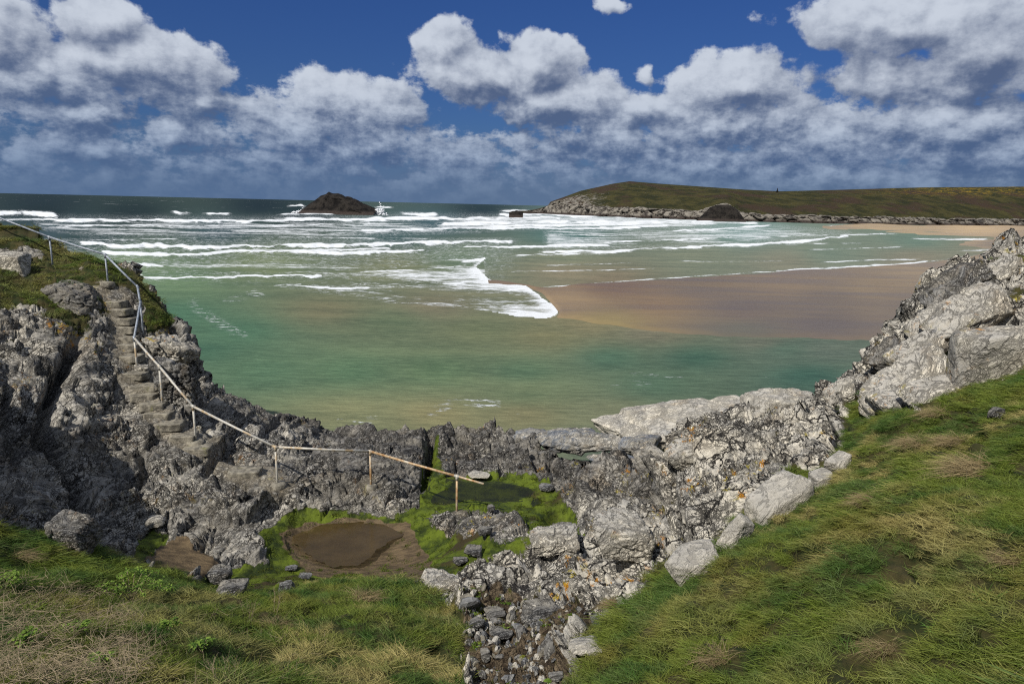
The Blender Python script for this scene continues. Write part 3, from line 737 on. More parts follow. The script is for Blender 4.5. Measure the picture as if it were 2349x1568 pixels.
T3 = [(640, 655), (880, 650), (1040, 660), (1040, 700), (900, 690), (780, 672)]
foam = np.maximum(foam, soft(wx, wy, T3, 12) * 0.50)
T4 = [(1180, 490), (1560, 497), (1740, 510), (1550, 522), (1000, 528), (1000, 512), (1100, 498)]
foam = np.maximum(foam, soft(wx, wy, T4, 8) * 0.66)
T5 = [(1250, 525), (1760, 515), (1950, 535), (1700, 560), (1250, 575)]
foam = np.maximum(foam, soft(wx, wy, T5, 14) * 0.52)
T6 = [(80, 508), (900, 505), (1100, 530), (700, 545), (200, 540), (100, 525)]
foam = np.maximum(foam, soft(wx, wy, T6, 10) * 0.54)
T7 = [(280, 595), (700, 600), (1000, 610), (900, 640), (560, 630), (300, 620)]
foam = np.maximum(foam, soft(wx, wy, T7, 14) * 0.47)
# loose threads of foam in the calm water
for pl, wd, st in [([(445, 690), (460, 715), (500, 740), (560, 765)], 12, 0.27), ([(520, 690), (580, 670), (600, 672)], 10, 0.27), ([(990, 940), (1040, 925), (1100, 918), (1140, 926)], 11, 0.31), ([(780, 965), (860, 962)], 8, 0.27),
                   ([(1440, 965), (1520, 985), (1600, 1010)], 14, 0.36), ([(1450, 858), (1560, 862)], 6, 0.18), ([(1400, 880), (1500, 878)], 4, 0.16)]:
    d_, _ = dseg(wx + wob2 * 10, wy + wob * 10, pl); foam = np.maximum(foam, st * np.exp(-(d_ / wd) ** 2))
foam = np.maximum(foam, 0.33 * smooth(wy, 700, 560) * smooth(wx, 1250, 1100) * (wy > 545))
cap = smooth(wy, 492, 484)
swell = fbm(np.stack([WX * 0.012, WY * 0.035, WX * 0], 1), 4, 230)
chop = fbm(np.stack([WX * 0.35, WY * 0.8, WX * 0], 1), 4, 240)
WZ = hgt + swell * 0.45 * smooth(wy, 600, 520) + chop * 0.035 * smooth(ra.repeat(len(azs)), 400, 60)
WP[:, 2] = WZ
wcol = idw(wx, wy, WATER); wcol = wcol * 0.78 + 0.22 * wcol.mean(1, keepdims=True) * np.array([1.06, 1.03, 0.9])
wcol = wcol * np.array([1.14, 1.20, 1.18])
# water
mat_water, nt, out = material('sea_water')
pos = nt.node('ShaderNodeNewGeometry').outputs['Position']
fo = nt.attr('foam'); cp_ = nt.attr('cap')
big = nt.noise(nt.v('MULTIPLY', pos, (0.5, 1.0, 1)), 0.07, 12, 0.66)
lace = nt.m('ABSOLUTE', nt.m('SUBTRACT', nt.noise(nt.v('MULTIPLY', pos, (0.5, 1.3, 1)), 0.30, 11, 0.70), 0.5))
bigN = nt.step(big, 0.33, 0.67)
fineN = nt.step(nt.noise(nt.v('MULTIPLY', pos, (0.5, 1.3, 1)), 1.6, 8, 0.72), 0.42, 0.64)
mx_ = nt.step(fo, 0.30, 0.48)
bigN = nt.m('ADD', nt.m('MULTIPLY', bigN, mx_), nt.m('MULTIPLY', fineN, nt.m('SUBTRACT', 1.0, mx_)))
fm = nt.m('SUBTRACT', nt.m('MULTIPLY_ADD', bigN, 0.9, nt.m('MULTIPLY_ADD', fineN, 0.34, nt.m('SUBTRACT', fo, 0.17))), 0.84)
fmask = nt.step(fm, -0.10, 0.16)
fmask = nt.m('MULTIPLY', fmask, nt.step(fo, 0.04, 0.20))
thread = nt.step(lace, 0.075, 0.010)
fine_f = nt.step(nt.noise(nt.v('MULTIPLY', pos, (0.4, 1.2, 1)), 2.2, 6, 0.72), 0.44, 0.56)
fmask = nt.m('MULTIPLY', fmask, nt.mix(nt.step(fo, 0.62, 1.05), nt.m('MULTIPLY_ADD', thread, 0.75, nt.m('MULTIPLY', fine_f, 0.16)), 1.0) if False else nt.m('MINIMUM', nt.m('ADD', nt.m('MULTIPLY_ADD', thread, 0.80, nt.m('MULTIPLY', fine_f, 0.14)), nt.step(fo, 0.50, 0.88)), 1.0))
capn = nt.noise(nt.v('MULTIPLY', pos, (0.35, 1.0, 1)), 0.045, 6, 0.62)
fmask = nt.m('MAXIMUM', fmask, nt.m('MULTIPLY', cp_, nt.step(capn, 0.665, 0.70)))
vc = nt.attr('col', False, 'Color')
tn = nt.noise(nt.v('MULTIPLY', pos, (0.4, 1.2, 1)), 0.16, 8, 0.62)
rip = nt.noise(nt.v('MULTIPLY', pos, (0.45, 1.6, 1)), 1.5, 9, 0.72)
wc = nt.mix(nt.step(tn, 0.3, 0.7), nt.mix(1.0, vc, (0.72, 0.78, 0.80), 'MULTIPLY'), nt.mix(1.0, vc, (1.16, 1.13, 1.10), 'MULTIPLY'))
wc = nt.mix(nt.step(rip, 0.46, 0.60, 0, 0.38), wc, nt.mix(1.0, vc, (1.55, 1.52, 1.50), 'MULTIPLY'))  # light on the ripples painted into the water colour
wc = nt.mix(nt.step(rip, 0.47, 0.36, 0, 0.35), wc, nt.mix(1.0, vc, (0.62, 0.66, 0.66), 'MULTIPLY'))  # dark side of the ripples painted into the colour too
spk = nt.m('MULTIPLY', nt.step(nt.noise(nt.v('MULTIPLY', pos, (0.7, 1.6, 1)), 2.4, 6, 0.75), 0.675, 0.70), 0.5)  # water glitter painted on as small pale flecks
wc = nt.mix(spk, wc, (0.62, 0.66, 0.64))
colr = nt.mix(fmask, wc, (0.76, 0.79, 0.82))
bh = nt.m('ADD', nt.m('MULTIPLY', rip, 0.22), nt.m('ADD', nt.m('MULTIPLY', tn, 0.35), nt.m('MULTIPLY', fmask, 0.04)))
bmp = nt.node('ShaderNodeBump', None, Height=bh, Strength=0.8, Distance=1.0)
dfu = nt.node('ShaderNodeBsdfDiffuse', None, Color=colr); nt.l.new(bmp.outputs[0], dfu.inputs['Normal'])
gls = nt.node('ShaderNodeBsdfGlossy', None, Roughness=0.28, Color=(1, 1, 1)); nt.l.new(bmp.outputs[0], gls.inputs['Normal'])
fr = nt.node('ShaderNodeFresnel', None, IOR=1.33); nt.l.new(bmp.outputs[0], fr.inputs['Normal'])
mx = nt.n.new('ShaderNodeMixShader'); nt.l.new(nt.m('MULTIPLY', nt.m('MINIMUM', fr.outputs[0], 0.04), nt.m('SUBTRACT', 1.0, fmask)), mx.inputs[0])
nt.l.new(dfu.outputs[0], mx.inputs[1]); nt.l.new(gls.outputs[0], mx.inputs[2]); nt.l.new(mx.outputs[0], out.inputs[0])
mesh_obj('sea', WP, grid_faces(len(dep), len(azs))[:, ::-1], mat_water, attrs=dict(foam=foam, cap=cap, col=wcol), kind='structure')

BEACH = [(1120, 642), (1210, 652), (1255, 658), (1400, 647), (1600, 634), (1800, 622), (2000, 610), (2130, 601), (2230, 588), (2290, 572), (2200, 560), (2290, 552), (2262, 544), (2150, 536), (1960, 526), (1890, 520),
         (2000, 516), (2349, 519), (3000, 525), (3000, 900), (2200, 775), (2000, 778), (1850, 774), (1700, 772), (1500, 758), (1350, 738), (1278, 728), (1284, 716), (1245, 672), (1206, 652), (1122, 648)]
bj = fbm(np.stack([wx * 0.012, wy * 0.04, wx * 0 + 9], 1), 3, 250)
sf = soft(wx, wy + bj * 5, BEACH, 5)
edge_up = smooth(wy, 790, 745)
BZ = -0.10 + sf * 0.30 + sf * smooth(wy, 530, 520) * 1.2
FB = grid_faces(len(dep), len(azs))[:, ::-1]
keep = sf[FB].max(1) > 0.02
used, inv = np.unique(FB[keep], return_inverse=True)
mat_sand, nt, out = material('beach_sand')
pos = nt.node('ShaderNodeNewGeometry').outputs['Position']
vc = nt.attr('col', False, 'Color')
s1 = nt.noise(nt.v('MULTIPLY', pos, (0.25, 1.0, 1)), 0.12, 9, 0.6); s2 = nt.noise(nt.v('MULTIPLY', pos, (0.5, 1.5, 1)), 0.9, 8, 0.7)
cc = nt.mix(nt.step(s1, 0.32, 0.68), nt.mix(1.0, vc, (0.84, 0.84, 0.86), 'MULTIPLY'), nt.mix(1.0, vc, (1.12, 1.12, 1.10), 'MULTIPLY'))
cc = nt.mix(nt.step(s2, 0.35, 0.7, 0, 0.3), cc, nt.mix(1.0, vc, (0.74, 0.75, 0.78), 'MULTIPLY'))
principled(nt, out, cc, nt.step(s1, 0.3, 0.7, 0.32, 0.6), nt.m('ADD', nt.m('MULTIPLY', s2, 0.08), nt.m('MULTIPLY', s1, 0.2)), 0.5, 1.0, 0.18)
BP = np.stack([WX, WY, BZ], 1)
mesh_obj('beach', BP[used], inv.reshape(-1, 4), mat_sand, attrs=dict(col=idw(wx[used], wy[used], SAND) * np.array([1.16, 1.22, 1.26])), kind='structure')
# bed under the water
mesh_obj('seabed', [(-30000, -30, -3.4), (30000, -30, -3.4), (30000, 40000, -3.4), (-30000, 40000, -3.4)], [(0, 1, 2, 3)], mat_sand, kind='structure')
# ------------------------------------------------------------------ headland and island
def far_material(name, rock_c, heath=True):
    m, nt, out = material(name)
    pos = nt.node('ShaderNodeNewGeometry').outputs['Position']
    rk = nt.attr('rock')
    n = nt.noise(nt.v('MULTIPLY', pos, (1, 0.5, 1.6)), 0.06, 9, 0.70)
    n2 = nt.noise(pos, 0.16, 8, 0.72)
    r = nt.mix(nt.step(n2, 0.40, 0.58), srgb(*rock_c[0]), srgb(*rock_c[1]))
    r = nt.mix(nt.step(nt.attr('tide'), 0.0, 1.0), r, srgb(70, 62, 58))
    if heath:
        gcol = nt.mix(nt.step(n, 0.40, 0.60), srgb(46, 48, 28), srgb(74, 70, 40))
        gcol = nt.mix(nt.step(nt.noise(nt.v('MULTIPLY', pos, (1, 0.4, 3)), 0.022, 7, 0.6), 0.50, 0.62), gcol, srgb(66, 54, 42))
        go_ = nt.m('MULTIPLY', nt.attr('gorse'), nt.step(nt.noise(pos, 0.14, 7, 0.72), 0.545, 0.59))
        gcol = nt.mix(go_, gcol, srgb(168, 138, 40))
        gcol = nt.mix(nt.m('MULTIPLY', nt.step(nt.noise(pos, 0.10, 8, 0.75), 0.680, 0.70), 0.8), gcol, srgb(170, 166, 150))
        f = nt.step(nt.m('ADD', rk, nt.m('MULTIPLY', nt.m('SUBTRACT', n2, 0.5), 1.5)), 0.42, 0.56)
        col = nt.mix(f, gcol, r)
    else:
        col = r
    principled(nt, out, col, 0.9, n2, 1.0, 4.0, 0.1)
    return m


mat_head = far_material('headland_heath', ((62, 58, 55), (146, 140, 130)))
mat_isle = far_material('island_rock', ((28, 26, 25), (54, 50, 46)), False)
ridge = [(1190, 486), (1205, 485), (1235, 478), (1255, 472), (1262, 462), (1290, 452), (1330, 437), (1370, 428), (1400, 421), (1440, 415), (1500, 420), (1600, 427), (1700, 434), (1783, 438), (1900, 435), (2100, 429), (2349, 427), (2700, 424), (3100, 430)]
foot = [(1190, 487.5), (1300, 493), (1450, 499), (1700, 507), (1900, 512), (2100, 516), (2349, 520), (3100, 532)]
lip = [(1190, 487), (1240, 480), (1262, 467), (1300, 465), (1400, 477), (1540, 479), (1600, 484), (1640, 470), (1665, 466), (1700, 484), (1760, 491), (1900, 495), (2100, 500), (2349, 504), (3100, 512)]
ncx, ncr = 640, 64
xs = np.linspace(1190, 3100, ncx); V = []; rk_ = []; td = []; gs = []
xr, yr = zip(*ridge); xf, yf = zip(*foot); xl, yl_ = zip(*lip)
tt = np.concatenate([np.linspace(0, 0.22, 24), np.linspace(0.24, 1.0, 34), [1.05, 1.12, 1.25, 1.4, 1.6, 1.9]])
for t in tt:
    yr_ = np.interp(xs, xr, yr); yf_ = np.interp(xs, xf, yf); yl2 = np.interp(xs, xl, yl_)
    d0 = ray(xs, yf_); dist0 = -H / d0[:, 2]; dist0 = np.clip(dist0, 300, 900)
    dirs = d0.copy(); dirs[:, 2] = 0
    lipd = dist0 + 14
    dl = ray(xs, yl2); yl2 = yl2 + 3.5 * fbm(np.stack([xs * 0.03, xs * 0, xs * 0], 1), 4, 320) * smooth(xs, 1230, 1290); dl = ray(xs, yl2); lz = H + dl[:, 2] * lipd
    ridged_ = dist0 + np.clip((yf_ - yr_) * 4.2, 14, 330)
    dr = ray(xs, yr_); rz = H + dr[:, 2] * ridged_
    if t <= 0.22:
        q = t / 0.22; dd_ = dist0 + 14 * q; z = -1.0 + (lz + 1.0) * (1 - (1 - q) ** 1.6) if t > 0 else np.full(ncx, -1.5)
    elif t <= 1:
        q = (t - 0.22) / 0.78; dd_ = lipd + (ridged_ - lipd) * q; z = lz + (rz - lz) * (1.55 * q - 0.55 * q * q)
    else:
        q = t - 1; dd_ = ridged_ + q * 400; z = rz * (1 - q * q * 0.9)
    P_ = np.stack([dirs[:, 0] * dd_, dirs[:, 1] * dd_, z], 1)
    V.append(P_)
    west = smooth(xs, 1500, 1300)
    rk_.append(np.where(t < 0.235, 0.92, 0.0) + (west * 0.56 * smooth(t, 0.95, 0.4) if 0.235 <= t else 0))
    td.append(smooth(z, 4.0, 1.0) * (t < 0.2)); gs.append(smooth(xs, 1900, 2200) * smooth(t, 0.5, 0.75) * 0.9 + 0.0 * xs)
V = np.concatenate(V); nr = len(tt)
rk_ = np.concatenate([np.broadcast_to(a, (ncx,)) for a in rk_]); td = np.concatenate([np.broadcast_to(a, (ncx,)) for a in td]); gs = np.concatenate([np.broadcast_to(a, (ncx,)) for a in gs])
lev, cr_ = facets(V * np.array([0.10, 0.10, 0.16]), 301)
rkd = rk_ > 0.5
tcol = np.repeat(tt, ncx)
dz = np.where(rkd, lev * 2.2 - 2.5 * smooth(cr_, 0.15, 0) + fbm(V * 0.25, 4, 310, 0.6) * 1.6, fbm(V * 0.03, 4, 311) * 1.2 * smooth(tcol, 1.05, 0.8))
tow = -V / np.linalg.norm(V, axis=1, keepdims=True)
cl = np.where(rkd, 1.0, 0.0) * smooth(tcol, 0.0, 0.02)
V = V + tow * np.array([1, 1, 0]) * (dz * cl * 1.4)[:, None]; V[:, 2] += np.where(rkd, dz * 0.25 * cl, dz)
mesh_obj('headland', V, grid_faces(nr, ncx)[:, ::-1], mat_head, attrs=dict(rock=rk_, tide=td, gorse=gs), kind='structure')

# monument post on the far skyline
p = at(1783, 439, Y=860); V_, F_ = tube([p + np.array([0, 0, -1]), p + np.array([0, 0, 2.2]), p + np.array([0, 0, 2.6])], [0.9, 0.7, 0.2], 6)
mo = empty('stone_cairn', p); V2, F2 = tube([(0, 0, -1), (0, 0, 1.6)], [1.4, 1.0], 8); mesh_obj('base', V2, F2, mat_isle, mo)
V2, F2 = tube([(0, 0, 1.6), (0, 0, 3.6), (0, 0, 4.4)], [0.55, 0.45, 0.1], 6); mesh_obj('pillar', V2, F2, mat_isle, mo)
tag(mo, 'tiny dark pillar standing alone on the skyline of the far headland', 'cairn')


def skyline_rock(name, prof, yb, dist, depth, mat, seed, n=110, label=None, cat=None):
    """an island whose ridge follows the given skyline and whose flanks fall to the sea"""
    px_ = np.linspace(prof[0][0], prof[-1][0], n); top = np.interp(px_, [p[0] for p in prof], [p[1] for p in prof])
    rows = 41; Vv = []
    for k in range(rows):
        s_ = -1 + 2 * k / (rows - 1)
        d_ = ray(px_, top); Y_ = dist + s_ * depth
        zt = H + d_[:, 2] * dist
        z = -2 + (zt + 2) * (1 - abs(s_) ** 1.7) - 0.6
        dx_ = d_[:, 0] * dist
        Vv.append(np.stack([dx_, np.full(n, Y_), z], 1))
    Vv = np.concatenate(Vv)
    sc_ = 14.0 / depth
    l_, c_ = facets(Vv * 0.14 * sc_, seed); hmask = smooth(Vv[:, 2], -1.5, 3)
    dz_ = (l_ * 1.3 - 1.6 * smooth(c_, 0.15, 0) + fbm(Vv * 0.3 * sc_, 4, seed + 3, 0.55) * 1.4) * hmask / sc_ * 0.35
    Vv[:, 2] += dz_ * 0.55; Vv[:, 1] += dz_ * 1.2
    o = mesh_obj(name, Vv, grid_faces(rows, n)[:, ::-1], mat, attrs=dict(rock=np.ones(len(Vv)), tide=smooth(Vv[:, 2], 4, 1)))
    return tag(o, label, cat)


skyline_rock('rock_island', [(697, 477), (704, 470), (713, 463), (724, 456), (735, 447), (748, 442), (755, 437), (764, 441), (776, 441), (790, 446), (804, 449), (820, 457), (834, 465), (852, 473), (866, 479)],
             478, 560, 24, mat_isle, 401, label='dark humped rock island standing in the open sea, surf at its foot', cat='island')
skyline_rock('sea_stack', [(1168, 484), (1176, 482), (1183, 480), (1190, 481), (1200, 484)], 483, 560, 7, mat_isle, 402, 40,
             label='small dark rock just awash between the island and the headland', cat='rock')
skyline_rock('cliff_outcrop', [(1600, 501), (1616, 486), (1628, 474), (1650, 468), (1672, 467), (1688, 476), (1700, 490), (1706, 501)], 500, 620, 12, mat_isle, 403, 60,
             label='dark crag with a cave jutting from the foot of the far headland', cat='crag')

# spray thrown up by the island
mat_foam, nt, out = material('white_spray')
principled(nt, out, (0.82, 0.84, 0.87), 0.9)
for (px, py, wpx, hpx, lab) in [(868, 467, 26, 20, 'white burst of spray beside the seaward tip of the rock island'), (690, 472, 30, 9, 'low white surf breaking against the long end of the rock island')]:
    bm = bmesh.new(); c0 = at(px, py + hpx / 2, z=0); c0 = c0 / c0[1] * 556; c0[2] = 0
    u_ = 560 * S / F
    for k in range(260):
        a = random.gauss(0, 0.36); h_ = abs(random.gauss(0, 0.42)) * (1 - min(abs(a), 0.9))
        r_ = random.uniform(0.25, 0.9) * (1 - min(h_, 0.9) * 0.5)
        mt = Matrix.Translation((a * wpx * u_ * 0.8 + h_ * 1.5, random.gauss(0, 1.5), h_ * hpx * u_ * 1.25)) @ Matrix.Diagonal((1.3, 1, 0.8, 1))
        bmesh.ops.create_icosphere(bm, subdivisions=1, radius=r_, matrix=mt)
    me = bpy.data.meshes.new('sea_spray'); bm.to_mesh(me); bm.free(); me.materials.append(mat_foam)
    o = bpy.data.objects.new('sea_spray', me); C.objects.link(o); o.location = c0; tag(o, lab, 'spray', kind='stuff')
# ------------------------------------------------------------------ handrail
def metal(name, c1, c2, c3=None, lo=0.4, hi=0.6):
    m, nt, out = material(name)
    pos = nt.node('ShaderNodeNewGeometry').outputs['Position']
    n = nt.noise(pos, 9, 8, 0.7)
    col = nt.mix(nt.step(n, lo, hi), srgb(*c1), srgb(*c2))
    if c3: col = nt.mix(nt.step(nt.noise(pos, 3.5, 6, 0.6), 0.50, 0.62), col, srgb(*c3))
    principled(nt, out, col, 0.55, n, 0.4, 0.01, 0.4, 0.15)
    return m


mat_galv = metal('galvanised_tube', (120, 128, 140), (158, 165, 174))
mat_mid = metal('weathered_tube', (168, 166, 160), (198, 194, 184), (176, 156, 126))
mat_rust = metal('rusty_tube', (160, 124, 84), (190, 166, 132), (196, 186, 168))
POSTS = [((114.6, 543), (118.6, 600.7), 0), ((243, 583), (245.4, 645), 0), ((323.5, 693), (326, 757), 0), ((309.5, 774), (313, 845), 1), ((366, 839), (371.6, 920), 1), ((444, 931), (447.7, 1008), 1),
         ((633, 1024), (635, 1106), 1), ((850, 1034), (850, 1110), 2), ((1048, 1091), (1048, 1167), 2)]
g0, _ = pick(635, 1106)
rail_e = empty('handrail', g0)
org = np.array(g0)
mats = [mat_galv, mat_mid, mat_rust]
tops = []
labs = {6: 'post half grey, half rust stained', 7: 'rust stained post', 8: 'shorter rusty end post'}
feet = []
for i, (tp, ft, k) in enumerate(POSTS):
    g_, _ = pick(*ft, r=5)
    Yf = g_[1]
    foot_ = at(*ft, Y=Yf); top_ = at(*tp, Y=Yf - 0.02); feet.append(foot_)
    foot_[0] = top_[0] = (foot_[0] + top_[0]) / 2
    tops.append(top_)
    Vt, Ft = tube([foot_ - org + (0, 0, -0.35), foot_ - org + (0, 0, 0.3), top_ - org], 0.033 if k else 0.031, 10)
    o = mesh_obj('post', Vt, Ft, mats[k], rail_e)
    if i in labs: o['label'] = labs[i]
# joint between posts two and three, and the run off to the top of the cliff
j3 = at(315.5, 657, Y=(tops[1][1] + tops[2][1]) / 2)
start = at(-190, 425, Y=tops[0][1] + 2.2)
run = [start, tops[0], tops[1], j3, tops[2], tops[3], tops[4], tops[5], tops[6], tops[7], tops[8]]
kinds = [0, 0, 0, 0, 0, 1, 1, 1, 1, 2]
for i in range(len(run) - 1):
    a_, b_ = run[i] - org, run[i + 1] - org
    mid = (a_ + b_) / 2 + np.array([0, 0, -0.012])
    Vt, Ft = tube([a_, mid, b_], 0.036, 10); mesh_obj('rail', Vt, Ft, mats[kinds[i]], rail_e)
e_ = run[-1] + (run[-1] - run[-2]) / np.linalg.norm(run[-1] - run[-2]) * 0.85
Vt, Ft = tube([run[-1] - org, e_ - org], 0.030, 10); o = mesh_obj('rail', Vt, Ft, mat_rust, rail_e); o['label'] = 'short rusty rail end past the last post'
for i, j in enumerate(run[1:]):
    d_ = (run[min(i + 2, len(run) - 1)] - run[i]); d_ = d_ / np.linalg.norm(d_) * 0.075
    Vt, Ft = tube([j - org - d_, j - org + d_], 0.042, 10); o1 = mesh_obj('clamp', Vt, Ft, mats[min(kinds[min(i, 9)], 1)], rail_e)
    if i not in (2,):
        Vt, Ft = tube([j - org + (0, 0, -0.12), j - org + (0, 0, 0.045)], 0.042, 10); mesh_obj('collar', Vt, Ft, mats[min(kinds[min(i, 9)], 1)], rail_e)
tag(rail_e, 'long bent tube handrail following the steps down the cliff to the rock pools', 'handrail')


# ------------------------------------------------------------------ rocks
def ico(sub):
    bm = bmesh.new(); bmesh.ops.create_icosphere(bm, subdivisions=sub, radius=1.0)
    v = np.array([q.co[:] for q in bm.verts]); f = np.array([[q.index for q in p.verts] for p in bm.faces]); bm.free()
    return v, f


ICO = {k: ico(k) for k in (2, 3, 4, 5, 6)}


def rock_mesh(seed, size, planes=14, rough=0.05, sub=5, sharp=18, boxy=0.0, strata=0.5):
    """an angular stone: the shape cut out by a set of planes, its edges worn, its faces broken by strata"""
    rg = np.random.default_rng(seed)
    v, f = ICO[sub]
    nn = rg.normal(size=(planes, 3)); nn /= np.linalg.norm(nn, axis=1, keepdims=True)
    dd_ = rg.uniform(0.62, 1.0, planes)
    bx_ = np.array([[1, 0, 0], [-1, 0, 0], [0, 1, 0], [0, -1, 0], [0, 0, 1], [0, 0, -1]], float) + rg.normal(scale=0.16, size=(6, 3))
    bx_ /= np.linalg.norm(bx_, axis=1, keepdims=True)
    nn = np.concatenate([nn, bx_]); dd_ = np.concatenate([dd_ + boxy * 0.3, rg.uniform(0.70, 0.85, 6)])
    c = np.clip(v @ nn.T, 1e-3, None) / dd_
    r_ = 1 / ((c ** sharp).sum(1) ** (1 / sharp))
    P_ = v * r_[:, None] * np.array(size)
    s_ = max(size)
    Pn = P_ / s_ * 2 + seed
    l_, k_ = facets(Pn * np.array([1.6, 1.6, 2.8]), seed)
    d_ = l_ * 0.6 - 0.8 * smooth(k_, 0.12, 0) + fbm(Pn * np.array([2.2, 2.2, 7]), 4, seed, 0.6, True) * strata + fbm(Pn * 5, 3, seed + 5) * 0.5
    n_v = v / np.array(size); n_v /= np.linalg.norm(n_v, axis=1, keepdims=True)
    return P_ + n_v * (d_ * rough * s_)[:, None], f


def rock(name, px, py, wpx, hpx, mat, seed, label, cat='boulder', group=None, deep=0.8, rz=0.0, tilt=(0, 0), planes=12, rough=0.045, sub=5, boxy=0.0, pushY=0.0, strata=0.5, gp=None, Y=None):
    if Y is None:
        gpx, gpy = gp or (px, py + hpx * 0.34)
        g_, n_g = pick(gpx, gpy)
        Y = g_[1] + pushY
    c = at(px, py, Y=Y); w_ = (c - cam_pos) @ fw
    u = w_ * S / F
    hx = wpx * u / 2 / 0.80; ap = hpx * u / 2 / 0.80
    ph = math.atan2(H - c[2], np.hypot(c[0], c[1])); dy_ = hx * deep * math.sin(ph)
    hz = math.sqrt(max(ap * ap - dy_ * dy_, (0.35 * ap) ** 2)) / math.cos(ph)
    V_, F_ = rock_mesh(seed, (hx, hx * deep, hz), planes, rough, sub, 18, boxy, strata)
    o = mesh_obj(name, V_, F_, mat)
    o.location = c + np.array([0, hx * deep * 0.15, -0.34 * hz]); o.rotation_euler = (tilt[0], tilt[1], rz)
    return tag(o, label, cat, group)


mat_stone_tan = rock_material('tawny_stone', 0.1, 0.0, 0.2, 1.6, False, 0.5)
# slabs along the edge of the grass slope
rock('stone_slab', 1790, 1138, 150, 78, mat_stone_slab, 3, 'big grey slab set in the lower edge of the grass slope, smooth sloping top', deep=0.55, rz=0.5, tilt=(0.2, -0.30), boxy=0.7, rough=0.02, pushY=0.1, strata=0.25)
rock('stone_block', 1886, 1096, 48, 48, mat_stone_slab, 4, 'squared grey block half sunk in grass above the big slab', deep=0.9, rz=0.3, boxy=0.9, rough=0.02, planes=8, strata=0.2)
rock('stone_block', 1926, 1056, 46, 38, mat_stone_slab, 5, 'small pale block at the grass edge, uppermost of the row of stones', deep=0.9, rz=0.6, tilt=(0, -0.2), boxy=0.8, rough=0.025, planes=8, strata=0.2)
rock('stone_slab', 1592, 1282, 120, 58, mat_stone_slab, 6, 'flat grey slab where the white outcrop meets the grass slope', deep=0.7, rz=0.4, tilt=(0.25, -0.25), boxy=0.6, rough=0.02, strata=0.2)
rock('stone_slab', 1690, 1215, 60, 90, mat_stone_slab, 7, 'narrow upright grey slab leaning between the outcrop and the grass', deep=0.6, rz=0.5, tilt=(0.1, 0.5), boxy=0.6, rough=0.03, planes=9)
rock('stone_block', 1636, 1252, 40, 34, mat_stone_pale, 8, 'small white stone between the two slabs at the grass edge', deep=0.9, rough=0.03)
# right hand cliff
rock('boulder', 2295, 800, 175, 160, mat_stone_pale, 10, 'very large pale flat faced boulder high on the cliff above the grass slope', deep=0.5, rz=-0.35, tilt=(0.3, -0.35), boxy=0.75, rough=0.012, planes=8, sub=6, pushY=-0.2, strata=0.15)
rock('boulder', 2085, 864, 232, 66, mat_stone_pale, 11, 'long pale boulder sloping down the cliff below the heathery hollow', deep=0.5, rz=0.1, tilt=(0.35, -0.62), boxy=0.3, rough=0.051, pushY=-0.1, strata=0.3)
rock('boulder', 2075, 909, 134, 39, mat_stone_pale, 12, 'low smooth grey boulder at the top edge of the grass', deep=0.7, rz=0.3, tilt=(0.2, -0.2), boxy=0.4, rough=0.034)
rock('boulder', 2150, 889, 134, 37, mat_stone_pale, 13, 'flattish white boulder just above the grass, below the heather', deep=0.7, tilt=(0.2, -0.25), boxy=0.3, rough=0.034)
rock('boulder', 2160, 734, 146, 66, mat_stone_pale, 14, 'smooth bluish boulder on the skyline side of the cliff', deep=0.6, tilt=(0.35, -0.62), rough=0.043)
rock('boulder', 2110, 794, 122, 41, mat_stone_pale, 15, 'pale wedge of rock left of the small grass patch on the cliff', deep=0.6, tilt=(0.35, -0.62), boxy=0.4, rough=0.051)
rock('boulder', 2240, 704, 183, 66, mat_stone_pale, 16, 'broad fissured boulder above the small grass patch on the cliff', deep=0.6, tilt=(0.35, -0.62), rough=0.068)
rock('boulder', 2040, 804, 98, 38, mat_stone_grey, 17, 'dark fissured rock on the cliff edge over the channel', deep=0.7, tilt=(0.35, -0.62), rough=0.102)
rock('boulder', 2195, 644, 146, 41, mat_stone_grey, 18, 'rough crusted boulder jutting from the cliff over the wet sand', deep=0.7, tilt=(0.35, -0.62), rough=0.102)
rock('boulder', 2300, 619, 98, 41, mat_stone_pale, 19, 'white crusted boulder near the highest grass of the right cliff', deep=0.7, tilt=(0.35, -0.62), rough=0.085)
rock('boulder', 2290, 942, 40, 30, mat_stone_grey, 20, 'small rounded grey stone alone in the grass of the slope', deep=0.8, rough=0.051)
rock('boulder', 1950, 884, 98, 49, mat_stone_pale, 21, 'pale lichened rock at the foot of the cliff by the low sea rock', deep=0.7, tilt=(0.1, -0.5), rough=0.085)
mat_orange = rock_material('orange_lichened_stone', 0.9, 0.0, 1.6, 1.2, False, 0.6)
rock('boulder', 392, 792, 100, 50, mat_orange, 80, 'boulder crusted with orange lichen on the cliff edge over the sea, right of the steps', deep=0.8, tilt=(0, 0.35), rough=0.102)
rock('boulder', 405, 868, 92, 130, mat_stone_grey, 81, 'tall rounded fissured boulder on the sea side of the handrail', deep=0.7, tilt=(0, -0.1), rough=0.085, sub=6)
rock('boulder', 165, 655, 120, 46, mat_stone_tan, 82, 'broad pale fractured rock left of the top of the steps', deep=0.8, tilt=(0.1, 0.45), rough=0.07, sub=6).location.z -= 0.25
rock('boulder', 322, 842, 34, 24, mat_orange, 83, 'small orange stained stone at the foot of a post', deep=0.8, rough=0.068, sub=4)
